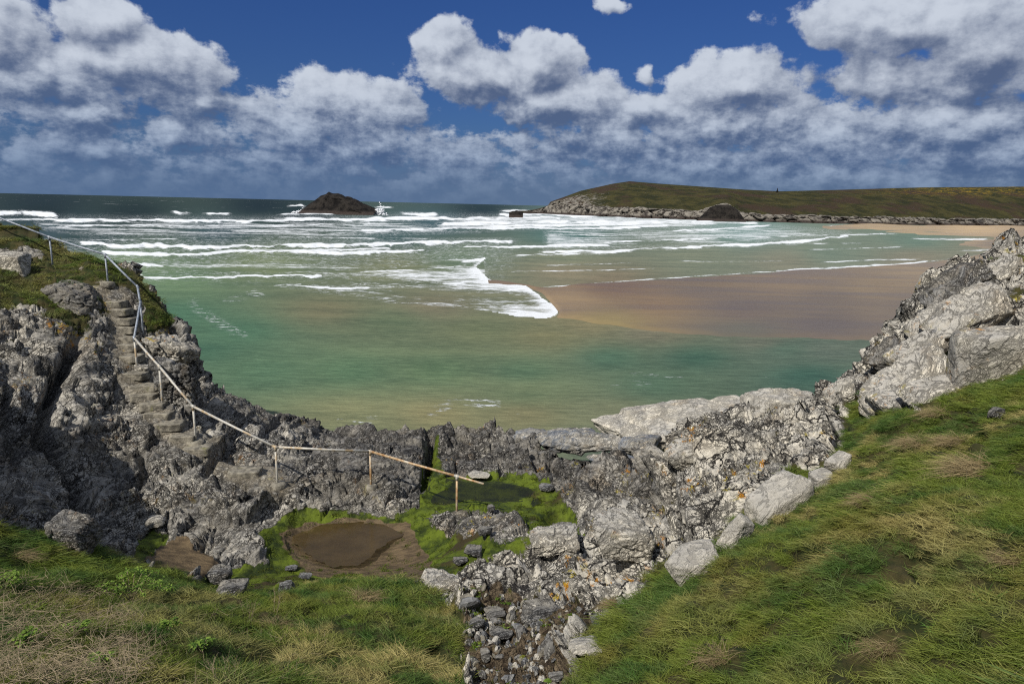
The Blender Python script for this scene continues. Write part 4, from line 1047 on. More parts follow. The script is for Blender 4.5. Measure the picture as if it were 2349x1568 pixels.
# middle outcrop lumps
rock('boulder', 1575, 1035, 95, 66, mat_stone_pale, 24, 'white boulder streaked with orange lichen on the seaward corner of the outcrop', deep=0.8, rz=0.3, rough=0.03, sub=6)
rock('boulder', 1640, 1022, 90, 44, mat_stone_pale, 25, 'smooth pale boulder behind the orange lichened one', deep=0.8, rough=0.025)
rock('boulder', 1430, 1215, 150, 100, mat_stone_pale, 26, 'large rounded white boulder at the edge of the algae flat', deep=0.8, rz=0.2, tilt=(0.2, 0.2), rough=0.035, sub=6)
rock('boulder', 1010, 1335, 110, 55, mat_stone_pale, 27, 'white knobbly boulder at the pool end of the outcrop', deep=0.8, rz=0.2, rough=0.05, sub=6)
rock('boulder', 1270, 1232, 110, 58, mat_stone_pale, 28, 'rugged crusted lump over the dark hollow in the outcrop', deep=0.8, rough=0.06, sub=6)
# shaded rocks by the lower left grass
rock('boulder', 160, 1216, 118, 100, mat_stone_grey, 30, 'grey upright split boulder in the shade above the bank of grass', deep=0.7, rz=-0.2, boxy=0.3, rough=0.04, tilt=(0, 0.15), sub=6, strata=0.7)
rock('boulder', 28, 595, 62, 48, mat_stone_pale, 31, 'square pale boulder beside the turf at the top of the steps', deep=0.8, boxy=0.8, rough=0.03, planes=8)
rock('boulder', 355, 1192, 42, 24, mat_stone_pale, 32, 'small tawny flat stone lying over the little sand hollow', deep=0.8, rough=0.03, sub=4)
# stones standing in the algae round the pool
for (px, py, wp, hp, mt_, sd_, lb) in [(502, 1313, 66, 50, mat_stone_grey, 40, 'barnacled stone between the small sand hollow and the pool'), (530, 1348, 78, 44, mat_stone_grey, 41, 'lichen spotted stone lowest in the algae near the bank'),
                                       (656, 1340, 36, 34, mat_stone_dark, 42, 'dark stub of rock in the algae below the pool'), (700, 1319, 34, 12, mat_stone_dark, 43, 'flat dark stone in the algae at the near rim of the pool'),
                                       (668, 1300, 30, 14, mat_stone_dark, 44, 'small dark stone between pool and big grey rock'), (1085, 1262, 52, 26, mat_stone_grey, 45, 'pointed grey stone in the algae between pool and outcrop'),
                                       (1112, 1214, 40, 26, mat_stone_grey, 46, 'squat grey stone just below the mound with the end post'), (1055, 1282, 38, 24, mat_stone_grey, 47, 'wedge of grey rock lowest in the algae beside the outcrop'),
                                       (1128, 1162, 20, 16, mat_stone_grey, 48, 'little round stone in the algae behind the mound'), (1255, 1115, 42, 20, mat_stone_dark, 49, 'dark low stone at the far side of the algae flat'),
                                       (1100, 1088, 60, 14, mat_stone_slab, 50, 'long pale stone flush with the algae under the end of the rail'), (1290, 1210, 60, 30, mat_stone_grey, 51, 'grey stone at the corner where algae meets the white outcrop')]:
    rock('stone', px, py, wp * 0.85, hp * 0.85, mt_, sd_, lb, 'stone', sub=4, rough=0.05, deep=0.9)
# stones in the stream bed
for (px, py, wp, hp, mt_, sd_, lb) in [(1135, 1403, 58, 30, mat_stone_tan, 60, 'flat tan slab at the head of the stream bed'), (1095, 1425, 44, 26, mat_stone_grey, 61, 'pale stone beside the grass at the head of the stream bed'),
                                       (1150, 1450, 66, 30, mat_stone_grey, 62, 'tawny sloping stone in the middle of the stream bed'), (1115, 1495, 26, 34, mat_stone_tan, 63, 'upright little grey stone in the cress of the stream bed'),
                                       (1345, 1478, 90, 44, mat_stone_slab, 64, 'ribbed grey slab slanting into the stream bed from the grass slope'), (1370, 1418, 40, 46, mat_stone_dark, 65, 'dark wet rock over the stream below the white outcrop'),
                                       (1205, 1548, 46, 34, mat_stone_grey, 66, 'grey stone lowest in the stream bed'), (1275, 1548, 40, 26, mat_stone_tan, 67, 'small pale stone lowest beside the grass slope'), (1240, 1400, 110, 16, mat_stone_grey, 68, 'long low brown ledge across the head of the stream bed')]:
    rock('stone', px, py, wp * 0.85, hp * 0.85, mt_, sd_, lb, 'stone', sub=4, rough=0.05, deep=0.9)
# rocks lying in the sea
rock('sea_rock', 1655, 952, 540, 112, mat_sea_rock, 70, 'long pale pinkish rock rising from the water below the cliff', 'rock', deep=0.42, rough=0.03, sub=6, Y=26.5, planes=10, tilt=(0, -0.04)).location.z -= 0.22
rock('sea_rock', 1800, 925, 200, 76, mat_sea_rock, 71, 'rounded hump at the landward end of the long pale rock', 'rock', deep=0.6, rough=0.04, sub=6, Y=26.5)
rock('sea_rock', 1335, 1002, 190, 50, mat_low_rock, 72, 'low blue grey rock awash beyond the dark ledge', 'rock', deep=0.5, rough=0.05, sub=5, Y=25.2)
rock('sea_rock', 1462, 1014, 90, 40, mat_low_rock, 73, 'low brown edged rock awash beside the channel', 'rock', deep=0.6, rough=0.05, sub=5, Y=24.6)
rock('sea_rock', 1220, 998, 110, 40, mat_low_rock, 74, 'flat dark rock awash at the end of the ledge', 'rock', deep=0.6, rough=0.05, sub=5, Y=25.6)
rock('sea_rock', 1420, 1056, 120, 24, mat_low_rock, 75, 'flat grey shelf awash against the foot of the white outcrop', 'rock', deep=0.6, rough=0.05, sub=5, Y=23.2)

# ------------------------------------------------------------------ steps cut and laid in the cliff
mat_step, nt, out = material('worn_step')
pos = nt.node('ShaderNodeNewGeometry').outputs['Position']
n_a = nt.noise(pos, 5, 8, 0.68)
col = nt.mix(nt.step(n_a, 0.36, 0.64), srgb(98, 94, 86), srgb(152, 146, 132))
col = nt.mix(nt.step(nt.noise(pos, 2.2, 5, 0.6), 0.60, 0.72), col, srgb(120, 118, 84))
principled(nt, out, col, 0.9, nt.m('ADD', n_a, nt.m('MULTIPLY', nt.noise(pos, 25, 5, 0.7), 0.4)), 0.9, 0.05, 0.2)
STEPS = [(262, 690, 46), (270, 708, 50), (277, 727, 54), (281, 747, 54), (284, 768, 56), (287, 790, 58), (291, 815, 62), (299, 851, 64), (328, 880, 64), (329, 902, 56), (345, 923, 54), (361, 944, 62), (390, 971, 60), (418, 998, 56),
         (452, 1024, 66), (560, 1078, 84)]
s0, _ = pick(330, 900)
st_e = empty('stone_steps', s0)
for i, (px, py, wp) in enumerate(STEPS):
    g_, _ = pick(px, py + 6)
    u = np.linalg.norm(g_ - cam_pos) * S / F
    w_ = wp * u / 2 * random.uniform(0.78, 0.98); d_ = 0.28; h_ = 0.11
    bm = bmesh.new(); bmesh.ops.create_cube(bm, size=2.0)
    bmesh.ops.scale(bm, vec=(w_, d_, h_), verts=bm.verts)
    bmesh.ops.subdivide_edges(bm, edges=bm.edges, cuts=7, use_grid_fill=True)
    V_ = np.array([v.co[:] for v in bm.verts])
    rr_ = 1 - 0.03 * (np.abs(V_[:, 0] / w_) ** 6 + np.abs(V_[:, 1] / d_) ** 6)
    V_[:, :2] *= rr_[:, None]
    V_ += np.stack([fbm(V_ * 3 + i * 7, 3, 500 + k) for k in range(3)], 1) * np.array([0.07, 0.06, 0.030])
    F_ = [tuple(v.index for v in f.verts) for f in bm.faces]; bm.free()
    o = mesh_obj('step', V_, F_, mat_step, st_e)
    o.location = (g_[0] - s0[0], g_[1] - s0[1] + 0.18, g_[2] - s0[2] - 0.01); o.rotation_euler = (0, 0, (0.12 if i > 7 else 0.0) + random.uniform(-0.06, 0.06))
tag(st_e, 'flight of worn stone steps climbing the cliff beside the handrail', 'steps')
# concrete pads at three posts
for i, lb in ((1, 'small round concrete pad under the second post of the handrail, in turf'), (6, 'pale concrete pad under the post at the foot of the steps'), (7, 'round concrete footing of the lone post on the dark ledge'), (5, 'concrete pad at the post beside the lowest steps')):
    Vt, Ft = tube([(0, 0, -0.20), (0, 0, 0.0), (0, 0, 0.03)], [0.20 if i in (7,) else 0.28, 0.17 if i in (7,) else 0.26, 0.12], 12)
    Vt = np.array([v[:] for v in Vt]); Vt[:, :2] *= (1 + 0.2 * fbm(Vt * 5, 2, 600 + i))[:, None]
    o = mesh_obj('concrete_pad', Vt, Ft, mat_step); o.location = feet[i] + np.array([0, 0, -0.02]); tag(o, lb, 'pad')

# ------------------------------------------------------------------ standing water in the hollows
def pool(name, poly, z, mat, kind='structure'):
    n0 = len(poly); poly = [tuple((0.5 * (2 * poly[k][a] + (-poly[k - 1][a] + poly[(k + 1) % n0][a]) * t + (2 * poly[k - 1][a] - 5 * poly[k][a] + 4 * poly[(k + 1) % n0][a] - poly[(k + 2) % n0][a]) * t * t + (-poly[k - 1][a] + 3 * poly[k][a] - 3 * poly[(k + 1) % n0][a] + poly[(k + 2) % n0][a]) * t ** 3)) for a in (0, 1)) for k in range(n0) for t in np.linspace(0, 0.875, 8)]
    pts = [at(x, y, z=z) for x, y in poly]
    c = sum(pts) / len(pts); V_ = [c]; n = len(pts)
    for k, p in enumerate(pts):
        q = c + (p - c) * (1 + 0.03 * math.sin(k * 0.9) + 0.02 * math.sin(k * 2.1)); V_.append(q)
    o = mesh_obj(name, np.array(V_), [(0, 1 + k, 1 + (k + 1) % n) for k in range(n)], mat); o['kind'] = kind
    return o


def pool_mat(name, c, opac):
    m, nt, out = material(name)
    pos = nt.node('ShaderNodeNewGeometry').outputs['Position']
    bump = nt.node('ShaderNodeBump', None, Height=nt.noise(pos, 6, 4, 0.6), Strength=0.15, Distance=0.02)
    gl = nt.node('ShaderNodeBsdfGlossy', None, Roughness=0.16, Color=(1, 1, 1)); nt.l.new(bump.outputs[0], gl.inputs['Normal'])
    df = nt.node('ShaderNodeBsdfDiffuse', None, Color=nt.mix(nt.step(nt.noise(pos, 1.5, 4, 0.6), 0.35, 0.65), c, tuple(q * 1.4 for q in c)))
    tr = nt.node('ShaderNodeBsdfTransparent', None, Color=(0.66, 0.64, 0.54))
    m1 = nt.n.new('ShaderNodeMixShader'); m1.inputs[0].default_value = opac; nt.l.new(tr.outputs[0], m1.inputs[1]); nt.l.new(df.outputs[0], m1.inputs[2])
    fr = nt.node('ShaderNodeFresnel', None, IOR=1.33)
    m2 = nt.n.new('ShaderNodeMixShader'); nt.l.new(nt.m('MULTIPLY', fr.outputs[0], 0.06), m2.inputs[0]); nt.l.new(m1.outputs[0], m2.inputs[1]); nt.l.new(gl.outputs[0], m2.inputs[2])
    nt.l.new(m2.outputs[0], out.inputs[0]); return m


pool('rock_pool', [(672, 1232), (730, 1205), (800, 1194), (880, 1198), (935, 1216), (895, 1240), (862, 1262), (830, 1290), (765, 1298), (722, 1280), (690, 1258)], 1.52, pool_mat('sandy_pool_water', srgb(78, 64, 40), 0.5))
pool('rock_pool', [(990, 1090), (1050, 1100), (1150, 1105), (1240, 1125), (1250, 1150), (1180, 1165), (1080, 1160), (1000, 1165), (985, 1130)], 1.57, pool_mat('green_pool_water', srgb(44, 46, 16), 0.30))
# ------------------------------------------------------------------ grass
def leaf_material(name, lo, hi, dry, trans=0.25, inst=True):
    m, nt, out = material(name)
    t = nt.attr('tint', inst); bl = nt.attr('blade')
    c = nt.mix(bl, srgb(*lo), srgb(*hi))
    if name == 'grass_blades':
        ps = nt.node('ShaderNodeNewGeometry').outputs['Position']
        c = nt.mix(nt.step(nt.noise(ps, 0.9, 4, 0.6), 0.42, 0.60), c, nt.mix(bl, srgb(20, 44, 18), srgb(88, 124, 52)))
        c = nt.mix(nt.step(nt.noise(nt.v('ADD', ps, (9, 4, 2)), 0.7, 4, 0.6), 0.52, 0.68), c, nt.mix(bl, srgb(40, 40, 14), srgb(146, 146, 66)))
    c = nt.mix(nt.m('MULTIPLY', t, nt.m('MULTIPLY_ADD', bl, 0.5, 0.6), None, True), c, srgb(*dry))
    d = nt.node('ShaderNodeBsdfPrincipled', None, Base_Color=c, Roughness=0.6); d.inputs['Specular IOR Level'].default_value = 0.25
    tr = nt.node('ShaderNodeBsdfTranslucent', None, Color=c)
    mx = nt.n.new('ShaderNodeMixShader'); mx.inputs[0].default_value = trans
    nt.l.new(d.outputs[0], mx.inputs[1]); nt.l.new(tr.outputs[0], mx.inputs[2]); nt.l.new(mx.outputs[0], out.inputs[0])
    return m


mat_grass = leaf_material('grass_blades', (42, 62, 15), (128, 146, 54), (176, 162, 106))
mat_straw = leaf_material('straw', (96, 80, 52), (176, 158, 118), (140, 120, 84))
mat_bramble = leaf_material('bramble_leaf', (48, 78, 24), (112, 142, 48), (150, 140, 60))
mat_stem, nt, out = material('dead_stem')
principled(nt, out, nt.mix(nt.noise(nt.node('ShaderNodeNewGeometry').outputs['Position'], 20, 4, 0.6), srgb(88, 74, 56), srgb(186, 170, 140)), 0.8)


def clump(name, n, radius, length, width, lean, seed, mat, droop=0.5, spread=0.5):
    rg = np.random.default_rng(seed); V = []; Fc = []; bl = []
    for k in range(n):
        a = rg.uniform(0, 2 * math.pi); r_ = radius * math.sqrt(rg.uniform())
        p = np.array([r_ * math.cos(a), r_ * math.sin(a), -0.02])
        L = length * rg.uniform(0.45, 1.15); w = width * rg.uniform(0.6, 1.3)
        az_ = rg.normal(0, spread * 1.2); le = lean * rg.uniform(0.5, 1.3)
        d = np.array([math.cos(az_) * math.sin(le), math.sin(az_) * math.sin(le), math.cos(le)])
        dr_ = np.array([math.cos(az_), math.sin(az_), -0.55]) * droop * rg.uniform(0.4, 1.4)
        side = np.cross(d, [rg.normal(), rg.normal(), 0.2]); side /= np.linalg.norm(side)
        b = len(V); sh = rg.uniform(0, 1)
        for j, (t, ww_) in enumerate(((0, 1), (0.4, 0.9), (0.75, 0.6))):
            q = p + d * L * t + dr_ * L * t * t
            V += [q - side * w * ww_ / 2, q + side * w * ww_ / 2]; bl += [sh * 0.5 + t * 0.5] * 2
        V.append(p + d * L + dr_ * L); bl.append(sh * 0.5 + 0.5)
        Fc += [(b, b + 1, b + 3, b + 2), (b + 2, b + 3, b + 5, b + 4), (b + 4, b + 5, b + 6)]
    me = bpy.data.meshes.new(name); me.from_pydata([tuple(v) for v in V], [], Fc)
    t_ = me.attributes.new('blade', 'FLOAT', 'POINT'); t_.data.foreach_set('value', np.array(bl, np.float32))
    me.materials.append(mat)
    return me


def scatter(name, mesh_list, P_, rot, scl, tint):
    """one object of ground cover: every listed clump shape set on the points by geometry nodes"""
    n = len(P_); pick_ = np.arange(n) % len(mesh_list)
    me = bpy.data.meshes.new(name); me.vertices.add(n); me.vertices.foreach_set('co', np.asarray(P_, np.float32).ravel())
    for k, a, ty in (('rot', rot, 'FLOAT_VECTOR'), ('scl', scl, 'FLOAT'), ('tint', tint, 'FLOAT'), ('which', pick_, 'INT')):
        t_ = me.attributes.new(k, ty, 'POINT')
        t_.data.foreach_set('vector' if ty == 'FLOAT_VECTOR' else 'value', np.asarray(a, np.int32 if ty == 'INT' else np.float32).ravel())
    o = bpy.data.objects.new(name, me); C.objects.link(o); o['kind'] = 'stuff'
    ng = bpy.data.node_groups.new(name + '_nodes', 'GeometryNodeTree')
    ng.interface.new_socket('Geometry', in_out='INPUT', socket_type='NodeSocketGeometry'); ng.interface.new_socket('Geometry', in_out='OUTPUT', socket_type='NodeSocketGeometry')
    gin = ng.nodes.new('NodeGroupInput'); gout = ng.nodes.new('NodeGroupOutput'); join = ng.nodes.new('GeometryNodeJoinGeometry')
    def named(nm, ty):
        a = ng.nodes.new('GeometryNodeInputNamedAttribute'); a.data_type = ty; a.inputs['Name'].default_value = nm; return a.outputs['Attribute']
    for i, m_ in enumerate(mesh_list):
        po = bpy.data.objects.new(name + '_shape', m_)
        oi = ng.nodes.new('GeometryNodeObjectInfo'); oi.inputs['Object'].default_value = po
        ip = ng.nodes.new('GeometryNodeInstanceOnPoints')
        cmpn = ng.nodes.new('FunctionNodeCompare'); cmpn.data_type = 'INT'; cmpn.operation = 'EQUAL'
        ng.links.new(named('which', 'INT'), cmpn.inputs[2]); cmpn.inputs[3].default_value = i
        ng.links.new(gin.outputs[0], ip.inputs['Points']); ng.links.new(cmpn.outputs[0], ip.inputs['Selection'])
        ng.links.new(oi.outputs['Geometry'], ip.inputs['Instance'])
        e2r = ng.nodes.new('FunctionNodeEulerToRotation'); ng.links.new(named('rot', 'FLOAT_VECTOR'), e2r.inputs[0]); ng.links.new(e2r.outputs[0], ip.inputs['Rotation'])
        ng.links.new(named('scl', 'FLOAT'), ip.inputs['Scale']); ng.links.new(ip.outputs[0], join.inputs[0])
    ng.links.new(join.outputs[0], gout.inputs[0])
    md = o.modifiers.new('scatter', 'NODES'); md.node_group = ng
    return o


def frames(N_, ang):
    """euler angles that set z along the ground normal (half way to upright) and x along a heading"""
    z = N_ + np.array([0, 0, 0.6]); z /= np.linalg.norm(z, axis=1, keepdims=True)
    hd = np.stack([np.cos(ang), np.sin(ang), np.zeros_like(ang)], 1)
    x = hd - z * (hd * z).sum(1, keepdims=True); x /= np.linalg.norm(x, axis=1, keepdims=True)
    y = np.cross(z, x)
    ry = -np.arcsin(np.clip(x[:, 2], -1, 1)); rx = np.arctan2(y[:, 2], z[:, 2]); rz = np.arctan2(x[:, 1], x[:, 0])
    return np.stack([rx, ry, rz], 1)


cell = np.zeros((NRT, NCT)); dr_g = np.gradient(rr); dt_g = np.gradient(th)
cell = (rr * dr_g)[:, None] * dt_g[None, :]
cell = cell.ravel() / np.clip(nrm[:, 2], 0.25, 1)
slope_dir = np.arctan2(nrm[:, 1], nrm[:, 0])


def sow(mask, density, thr=0.5, jitter=0.04):
    p = np.clip(mask, 0, 1) * cell * density * (mask > thr)
    cnt = np.floor(p + rng.uniform(size=len(p))).astype(int)
    idx = np.repeat(np.arange(len(p)), cnt)
    return idx, TP2[idx] + rng.normal(scale=jitter, size=(len(idx), 3)) * np.array([1, 1, 0])


inview = (gw > 2.6) & (gx > -120) & (gx < 2470) & (gy < 1760) & (gy > 380)
near_g = np.where(inview, np.maximum(soft(jx, jy, G1, 8), soft(jx, jy, G2, 8)), 0) * (gy > 840)
idx, GP = sow(near_g, 64)
# the same sward goes on beside the frame
TH = np.tile(th, NRT); RR_ = np.repeat(rr, NCT)
side = (np.abs(TH) < R(78)) & (RR_ > 1.3) & (RR_ < 17) & ~(inview & (np.abs(TH) < R(40))) & (allg > 0.5) & (gy > 840)
idx2, GP2 = sow(np.where(side, 1.0, 0), 34)
sz_ = np.clip(np.sqrt(cell[idx2]), 0, 1.6)
GP2[:, 0] += rng.uniform(-0.5, 0.5, len(idx2)) * sz_ * 1.4; GP2[:, 1] += rng.uniform(-0.5, 0.5, len(idx2)) * sz_ * 1.4
co_ = np.abs(TH[idx2]) > R(41); GP2[co_, 2] = base_z(GP2[co_, 0], GP2[co_, 1]) + 0.03
idx = np.concatenate([idx, idx2]); GP = np.concatenate([GP, GP2])
print('SWARD', len(idx), len(idx2))
tn_ = fbm(GP * 0.75, 4, 700); tn2 = fbm(GP * 2.6, 3, 705)
ang = slope_dir[idx] + 1.5 * fbm(GP * 0.7, 3, 710) + rng.normal(scale=0.5, size=len(idx))
tint = np.clip(smooth(tn_ + 0.6 * tn2, 0.08, 0.50) * 0.85 * np.where(gx[idx] > 1200, 1 - 0.75 * smooth(gy[idx], 1200, 1450), 1) + rng.uniform(0, 0.16, len(idx)), 0, 1)
tint *= np.where(gx[idx] < 620, 0.6, 1.0)
scl = rng.uniform(0.7, 1.25, len(idx)) * (0.85 + 0.5 * smooth(fbm(GP * 0.9, 2, 720), 0, 0.5))
LONG = [clump('grass_clump', 64, 0.12, (0.15, 0.20, 0.13, 0.24, 0.16)[k], 0.0066, (0.6, 0.9, 0.5, 0.8, 0.7)[k], 30 + k, mat_grass, 0.6, (1.0, 0.7, 2.2, 0.6, 1.4)[k]) for k in range(5)]
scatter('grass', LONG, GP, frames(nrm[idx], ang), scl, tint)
top_g = np.where(inview, np.maximum(grass * (gy < 840), np.maximum(gpatch, heath * 0.8)), 0)
idx, GP = sow(top_g, 30, 0.45)
tint = np.clip(0.28 + 0.8 * fbm(GP * 0.8, 3, 730) + rng.uniform(0, 0.2, len(idx)), 0, 1)
SHORT = [clump('turf_clump', 40, 0.15, 0.15, 0.010, 0.6, 60 + k, mat_grass, 0.5, 1.2) for k in range(3)]
scatter('turf', SHORT, GP, frames(nrm[idx], rng.uniform(0, 6.28, len(idx))), rng.uniform(0.6, 1.3, len(idx)), tint)
print('GRASS', len(idx))
# little leaves of cress and moss tufts in the stream bed and algae
ms = np.where(inview, np.maximum(bed * (fbm(TP * 2.0, 3, 740) > 0.05), 0), 0)
idx, GP = sow(ms, 60, 0.4)
MOSS = [clump('cress_clump', 26, 0.09, 0.05, 0.022, 0.9, 80 + k, mat_bramble, 0.4, 3.0) for k in range(2)]
scatter('stream_cress', MOSS, GP, frames(nrm[idx], rng.uniform(0, 6.28, len(idx))), rng.uniform(0.5, 1.1, len(idx)), rng.uniform(0, 0.6, len(idx)))
idx, GP = sow(np.where(inview, algae, 0), 26, 0.6)
mat_algae = leaf_material('algae_fronds', (44, 60, 12), (108, 126, 30), (62, 54, 28))
ALG = [clump('algae_tuft', 36, 0.12, 0.05, 0.014, 1.1, 90 + k, mat_algae, 0.3, 3.0) for k in range(2)]
scatter('algae', ALG, GP, frames(nrm[idx], rng.uniform(0, 6.28, len(idx))), rng.uniform(0.5, 1.2, len(idx)), np.clip(0.25 + 0.9 * fbm(GP * 1.2, 3, 745), 0, 1))
# gravel of the stream bed
idx, GP = sow(np.where(inview, bed, 0), 130, 0.5)
v_, f_ = ICO[2]
PEB = []
for k in range(4):
    pv, pf = rock_mesh(900 + k, (0.045, 0.035, 0.022), 9, 0.02, 2)
    me = bpy.data.meshes.new('pebble'); me.from_pydata([tuple(q) for q in pv], [], [tuple(q) for q in pf]); me.materials.append([mat_stone_grey, mat_stone_slab, mat_stone_dark, mat_step][k]); PEB.append(me)
scatter('gravel', PEB, GP, rng.uniform(0, 6.28, (len(idx), 3)), rng.gamma(2.0, 0.5, len(idx)), np.zeros(len(idx)))

# tussocks of dead grass
def from_mesh(name, me, px, py, s_, label, cat, rz=None, group=None, mat=None):
    g_, n_g = pick(px, py)
    o = bpy.data.objects.new(name, me); C.objects.link(o); o.location = g_ + np.array([0, 0, 0.0])
    o.rotation_euler = frames(n_g[None], np.array([rz if rz is not None else math.atan2(n_g[1], n_g[0])]))[0]; o.scale = (s_,) * 3
    return tag(o, label, cat, group)


mat_straw1 = leaf_material('straw_tussock', (92, 78, 50), (180, 162, 122), (140, 120, 84), 0.2, False)
TUS = [clump('tussock', 520, 0.20, 0.36, 0.006, 0.85, 100 + k, mat_straw1, 0.9, 0.8) for k in range(3)]
for (px, py, s_, k, lb) in [(2246, 1075, 1.25, 0, 'round straw coloured tussock high on the grass slope near the frame side'), (2102, 1012, 0.9, 1, 'combed blond tussock at the crest of the grass slope'), (2190, 1010, 0.8, 2, 'ragged straw tussock beside the combed blond one'),
                            (2005, 1142, 0.75, 2, 'small bleached tussock in the middle of the grass slope'), (2322, 1282, 0.6, 0, 'grey straw tussock half way down the grass slope'), (2030, 1480, 0.5, 1, 'low straw tussock near the foot of the grass slope'),
                            (1650, 1505, 0.6, 2, 'pale flattened tussock at the bottom of the slope above the stream'), (835, 1372, 0.9, 0, 'bleached tussock on the crest of the bank by the pool'), (40, 1270, 0.8, 1, 'dry tussock below the shaded rocks'),
                            (636, 1432, 0.7, 2, 'dark withered tussock with bare twigs in the bank'), (2150, 945, 0.8, 1, 'mat of dead stalks under the white boulder'), (1400, 1385, 0.5, 0, 'little dry tussock at the edge above the stream')]:
    from_mesh('grass_tussock', TUS[k], px, py, s_, lb, 'tussock', group='tussocks of dead grass')
TUF = clump('leafy_tuft', 34, 0.07, 0.26, 0.017, 0.7, 120, leaf_material('fresh_blade', (70, 108, 40), (128, 168, 84), (120, 150, 60), 0.3, False), 0.5, 3.0)
for (px, py, s_, lb) in [(2266, 1372, 0.85, 'fresh bright green strap leaved tuft, the upper of two in the shaded grass'), (2138, 1440, 0.7, 'fresh bright green strap leaved tuft, the lower of two in the shaded grass')]:
    from_mesh('leafy_tuft', TUF, px, py, s_, lb, 'plant')


# brambles: arching canes with three-fold leaves
def bramble(px, py, size, seed, label, canes=7, leaves=26):
    rg = random.Random(seed); g_, n_g = pick(px, py)
    e = empty('bramble', g_)
    V = []; Fc = []; LV = []; LF = []; bl = []
    for c in range(canes):
        a = rg.uniform(0, 6.28); L = size * rg.uniform(0.6, 1.1); pts = []
        for j in range(7):
            t = j / 6; pts.append((math.cos(a) * L * t, math.sin(a) * L * t * 0.8, size * 0.75 * math.sin(t * 2.3) * rg.uniform(0.85, 1.1) + 0.02))
        v_, f_ = tube(pts, [0.005 * (1 - 0.6 * j / 6) for j in range(7)], 4); b = len(V); V += v_; Fc += [tuple(i + b for i in q) for q in f_]
        for q in range(leaves // 2):
            t = rg.uniform(0.2, 1.0); k = min(int(t * 6), 5); p0 = Vector(pts[k]).lerp(Vector(pts[k + 1]), t * 6 - k)
            for w in (-1, 0, 1):
                aa = rg.uniform(0, 6.28) if w == -1 else aa + 1.1
                ln = rg.uniform(0.028, 0.055); tilt_ = rg.uniform(-0.5, 0.5)
                d = Vector((math.cos(aa), math.sin(aa), tilt_)).normalized(); sdv = d.cross(Vector((0, 0, 1))).normalized() * ln * 0.36
                c0 = p0 + Vector((0, 0, rg.uniform(-0.01, 0.03))) + d * 0.01; b = len(LV); up_ = Vector((0, 0, ln * 0.15))
                LV += [c0, c0 + d * ln * 0.45 + sdv + up_, c0 + d * ln, c0 + d * ln * 0.45 - sdv + up_, c0 + d * ln * 0.5]; bl += [rg.random()] * 5
                LF += [(b, b + 1, b + 4), (b + 1, b + 2, b + 4), (b + 2, b + 3, b + 4), (b + 3, b, b + 4)]
    mesh_obj('canes', np.array([v[:] for v in V]), Fc, mat_stem, e)
    o = mesh_obj('leaves', np.array([v[:] for v in LV]), LF, mat_bramble1, e, attrs=dict(blade=np.array(bl))); o['kind'] = 'stuff'
    return tag(e, label, 'bramble', 'brambles in the bank')


mat_bramble1 = leaf_material('bramble_leaves', (56, 86, 28), (138, 164, 70), (150, 140, 60), 0.3, False)
bramble(304, 1378, 0.50, 1, 'widest leafy bramble in the bank, below the small sand hollow', 10, 30)
bramble(372, 1362, 0.25, 2, 'small bramble spray right beside the widest one', 6, 22)
bramble(14, 1352, 0.25, 3, 'bright green bramble at the very edge of the view under the shaded rocks', 6, 30)
bramble(240, 1540, 0.16, 4, 'pale green bramble low down among the dead stalks', 6, 30)
bramble(176, 1452, 0.14, 5, 'small yellow green bramble in the brown stalks', 5, 18)
bramble(64, 1478, 0.16, 6, 'small dark bramble buried in the brown stalks', 5, 18)
bramble(384, 1452, 0.16, 7, 'thin yellow leaved bramble right of the dead stalks', 5, 16)
bramble(470, 1500, 0.14, 8, 'straggling bramble with few leaves in the open bank', 4, 12)

# tangle of dead bracken stalks low on the left
rg = random.Random(5); V = []; Fc = []
REG = [(-60, 1330), (120, 1340), (260, 1370), (320, 1440), (360, 1500), (300, 1640), (-60, 1640)]
cand = [k for k in vi if inpoly(np.array([g2x[k]]), np.array([g2y[k]]), REG)[0]] if False else vi[inpoly(g2x[vi], g2y[vi], REG)]
for k in range(2300):
    p = TP2[cand[rg.randrange(len(cand))]]; a = rg.gauss(0.9, 1.2); L = rg.uniform(0.12, 0.50); e_ = rg.gauss(0.15, 0.28)
    d = Vector((math.cos(a) * math.cos(e_), math.sin(a) * math.cos(e_), math.sin(e_))); b_ = Vector((rg.gauss(0, 0.12), rg.gauss(0, 0.12), -0.08)) * L
    p = Vector(p) + Vector((0, 0, rg.uniform(0.03, 0.22)))
    r_ = rg.choice((0.0012, 0.0016, 0.0022, 0.003))
    v_, f_ = tube([p - d * L / 2, p + b_, p + d * L / 2], [r_, r_, r_ * 0.4], 4, False); b = len(V); V += v_; Fc += [tuple(i + b for i in q) for q in f_]
mesh_obj('dead_bracken', np.array([v[:] for v in V]), Fc, mat_stem, kind='stuff')
# sparser dry stalks over the bank
V = []; Fc = []
REG2 = [(300, 1400), (560, 1400), (760, 1460), (800, 1620), (300, 1620)]
cand = vi[inpoly(g2x[vi], g2y[vi], REG2)]
for k in range(420):
    p = TP2[cand[rg.randrange(len(cand))]]; a = rg.uniform(0, 6.28); L = rg.uniform(0.10, 0.34); e_ = rg.uniform(0.1, 1.2)
    d = Vector((math.cos(a) * math.cos(e_), math.sin(a) * math.cos(e_), math.sin(e_)))
    p = Vector(p) + Vector((0, 0, 0.1)); r_ = rg.choice((0.001, 0.0014, 0.002))
    v_, f_ = tube([p - d * L / 2, p + Vector((0, 0, -0.03 * L)), p + d * L / 2], [r_, r_, r_ * 0.4], 4, False); b = len(V); V += v_; Fc += [tuple(i + b for i in q) for q in f_]
mesh_obj('dry_stalks', np.array([v[:] for v in V]), Fc, mat_stem, kind='stuff')


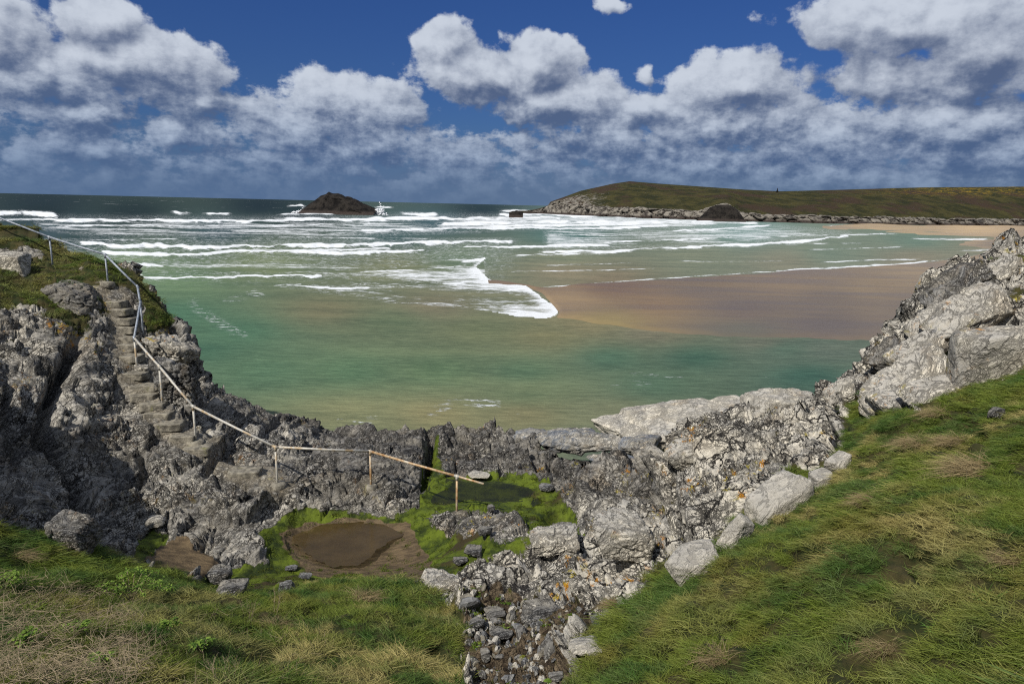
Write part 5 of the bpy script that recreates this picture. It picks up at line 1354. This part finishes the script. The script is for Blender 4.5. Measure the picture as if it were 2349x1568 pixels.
# single dead stems and branches one can pick out
def stem(pts, lift, rad, label, name='dry_stick', cat='stick', group='pale dead sticks in the bank'):
    W_ = []
    for k, (x, y) in enumerate(pts):
        g_, _ = pick(x, y); c = at(x, y, Y=g_[1] - lift * (k / (len(pts) - 1) if len(pts) > 1 else 1) - 0.05); W_.append(c)
    W_ = np.array(W_); o0 = W_[0].copy()
    v_, f_ = tube([tuple(w - o0) for w in W_], [rad * (1 - 0.55 * k / (len(W_) - 1)) for k in range(len(W_))], 5)
    o = mesh_obj(name, np.array([q[:] for q in v_]), f_, mat_stem); o.location = o0
    return tag(o, label, cat, group)


stem([(266, 1398), (215, 1384), (160, 1368), (140, 1352), (102, 1300)], 0.1, 0.010, 'thick grey dead branch lying above the widest bramble, twig end raised', 'dead_branch', 'branch', None)
for pts, lb in [([(250, 1458), (280, 1425), (304, 1390)], 'straight pale stick leaning right below the widest bramble'), ([(224, 1460), (219, 1425), (214, 1388)], 'upright pale stick left of the leaning one'), ([(88, 1552), (88, 1490), (86, 1428)], 'tall thin upright stick among the brown stalks'),
                ([(0, 1428), (60, 1400), (156, 1392)], 'long stick lying across the brown stalks'), ([(190, 1536), (140, 1490), (100, 1440), (70, 1400)], 'long stick slanting down through the brown stalks'), ([(310, 1462), (290, 1457), (264, 1462)], 'short arched stick under the bramble'),
                ([(0, 1508), (60, 1548), (110, 1566)], 'pale stick sagging towards the corner of the view'), ([(573, 1535), (573, 1500)], 'lone upright straw in the open bank'), ([(200, 1455), (185, 1410), (170, 1375)], 'thin bent stick just left of the upright pair'),
                ([(2310, 1568), (2322, 1548), (2352, 1524)], 'white twig curling up from the grass in the lowest corner of the slope')]:
    stem(pts, 0.12, 0.0040, lb)


def twig_plant(px, py, h, seed, label):
    rg = random.Random(seed); g_, _ = pick(px, py); V = []; Fc = []
    def grow(p, d, L, r_, dep_):
        q = p + d * L; v_, f_ = tube([p, (p + q) / 2 + Vector((rg.gauss(0, 0.04), rg.gauss(0, 0.04), 0)) * L, q], [r_, r_ * 0.8, r_ * 0.6], 4, False)
        b = len(V); V.extend(v_); Fc.extend([tuple(i + b for i in w) for w in f_])
        if dep_:
            for _ in range(rg.choice((2, 3))):
                grow(q, (d + Vector((rg.gauss(0, 0.38), rg.gauss(0, 0.38), rg.uniform(0, 0.3)))).normalized(), L * rg.uniform(0.55, 0.85), r_ * 0.62, dep_ - 1)
    for k in range(3): grow(Vector((rg.gauss(0, 0.03), rg.gauss(0, 0.03), 0)), Vector((rg.gauss(0, 0.3), rg.gauss(0, 0.2), 1)).normalized(), h * 0.36, 0.004, 3)
    o = mesh_obj('dead_shrub', np.array([v[:] for v in V]), Fc, mat_stem); o.location = g_
    return tag(o, label, 'shrub', 'bare twiggy shrubs')


twig_plant(575, 1420, 0.42, 1, 'bare branching twigs, left of two rising before the algae')
twig_plant(632, 1400, 0.42, 2, 'bare branching twigs, right of two rising before the algae')
twig_plant(520, 1560, 0.26, 3, 'low bare twigs with seed heads, lowest in the bank')
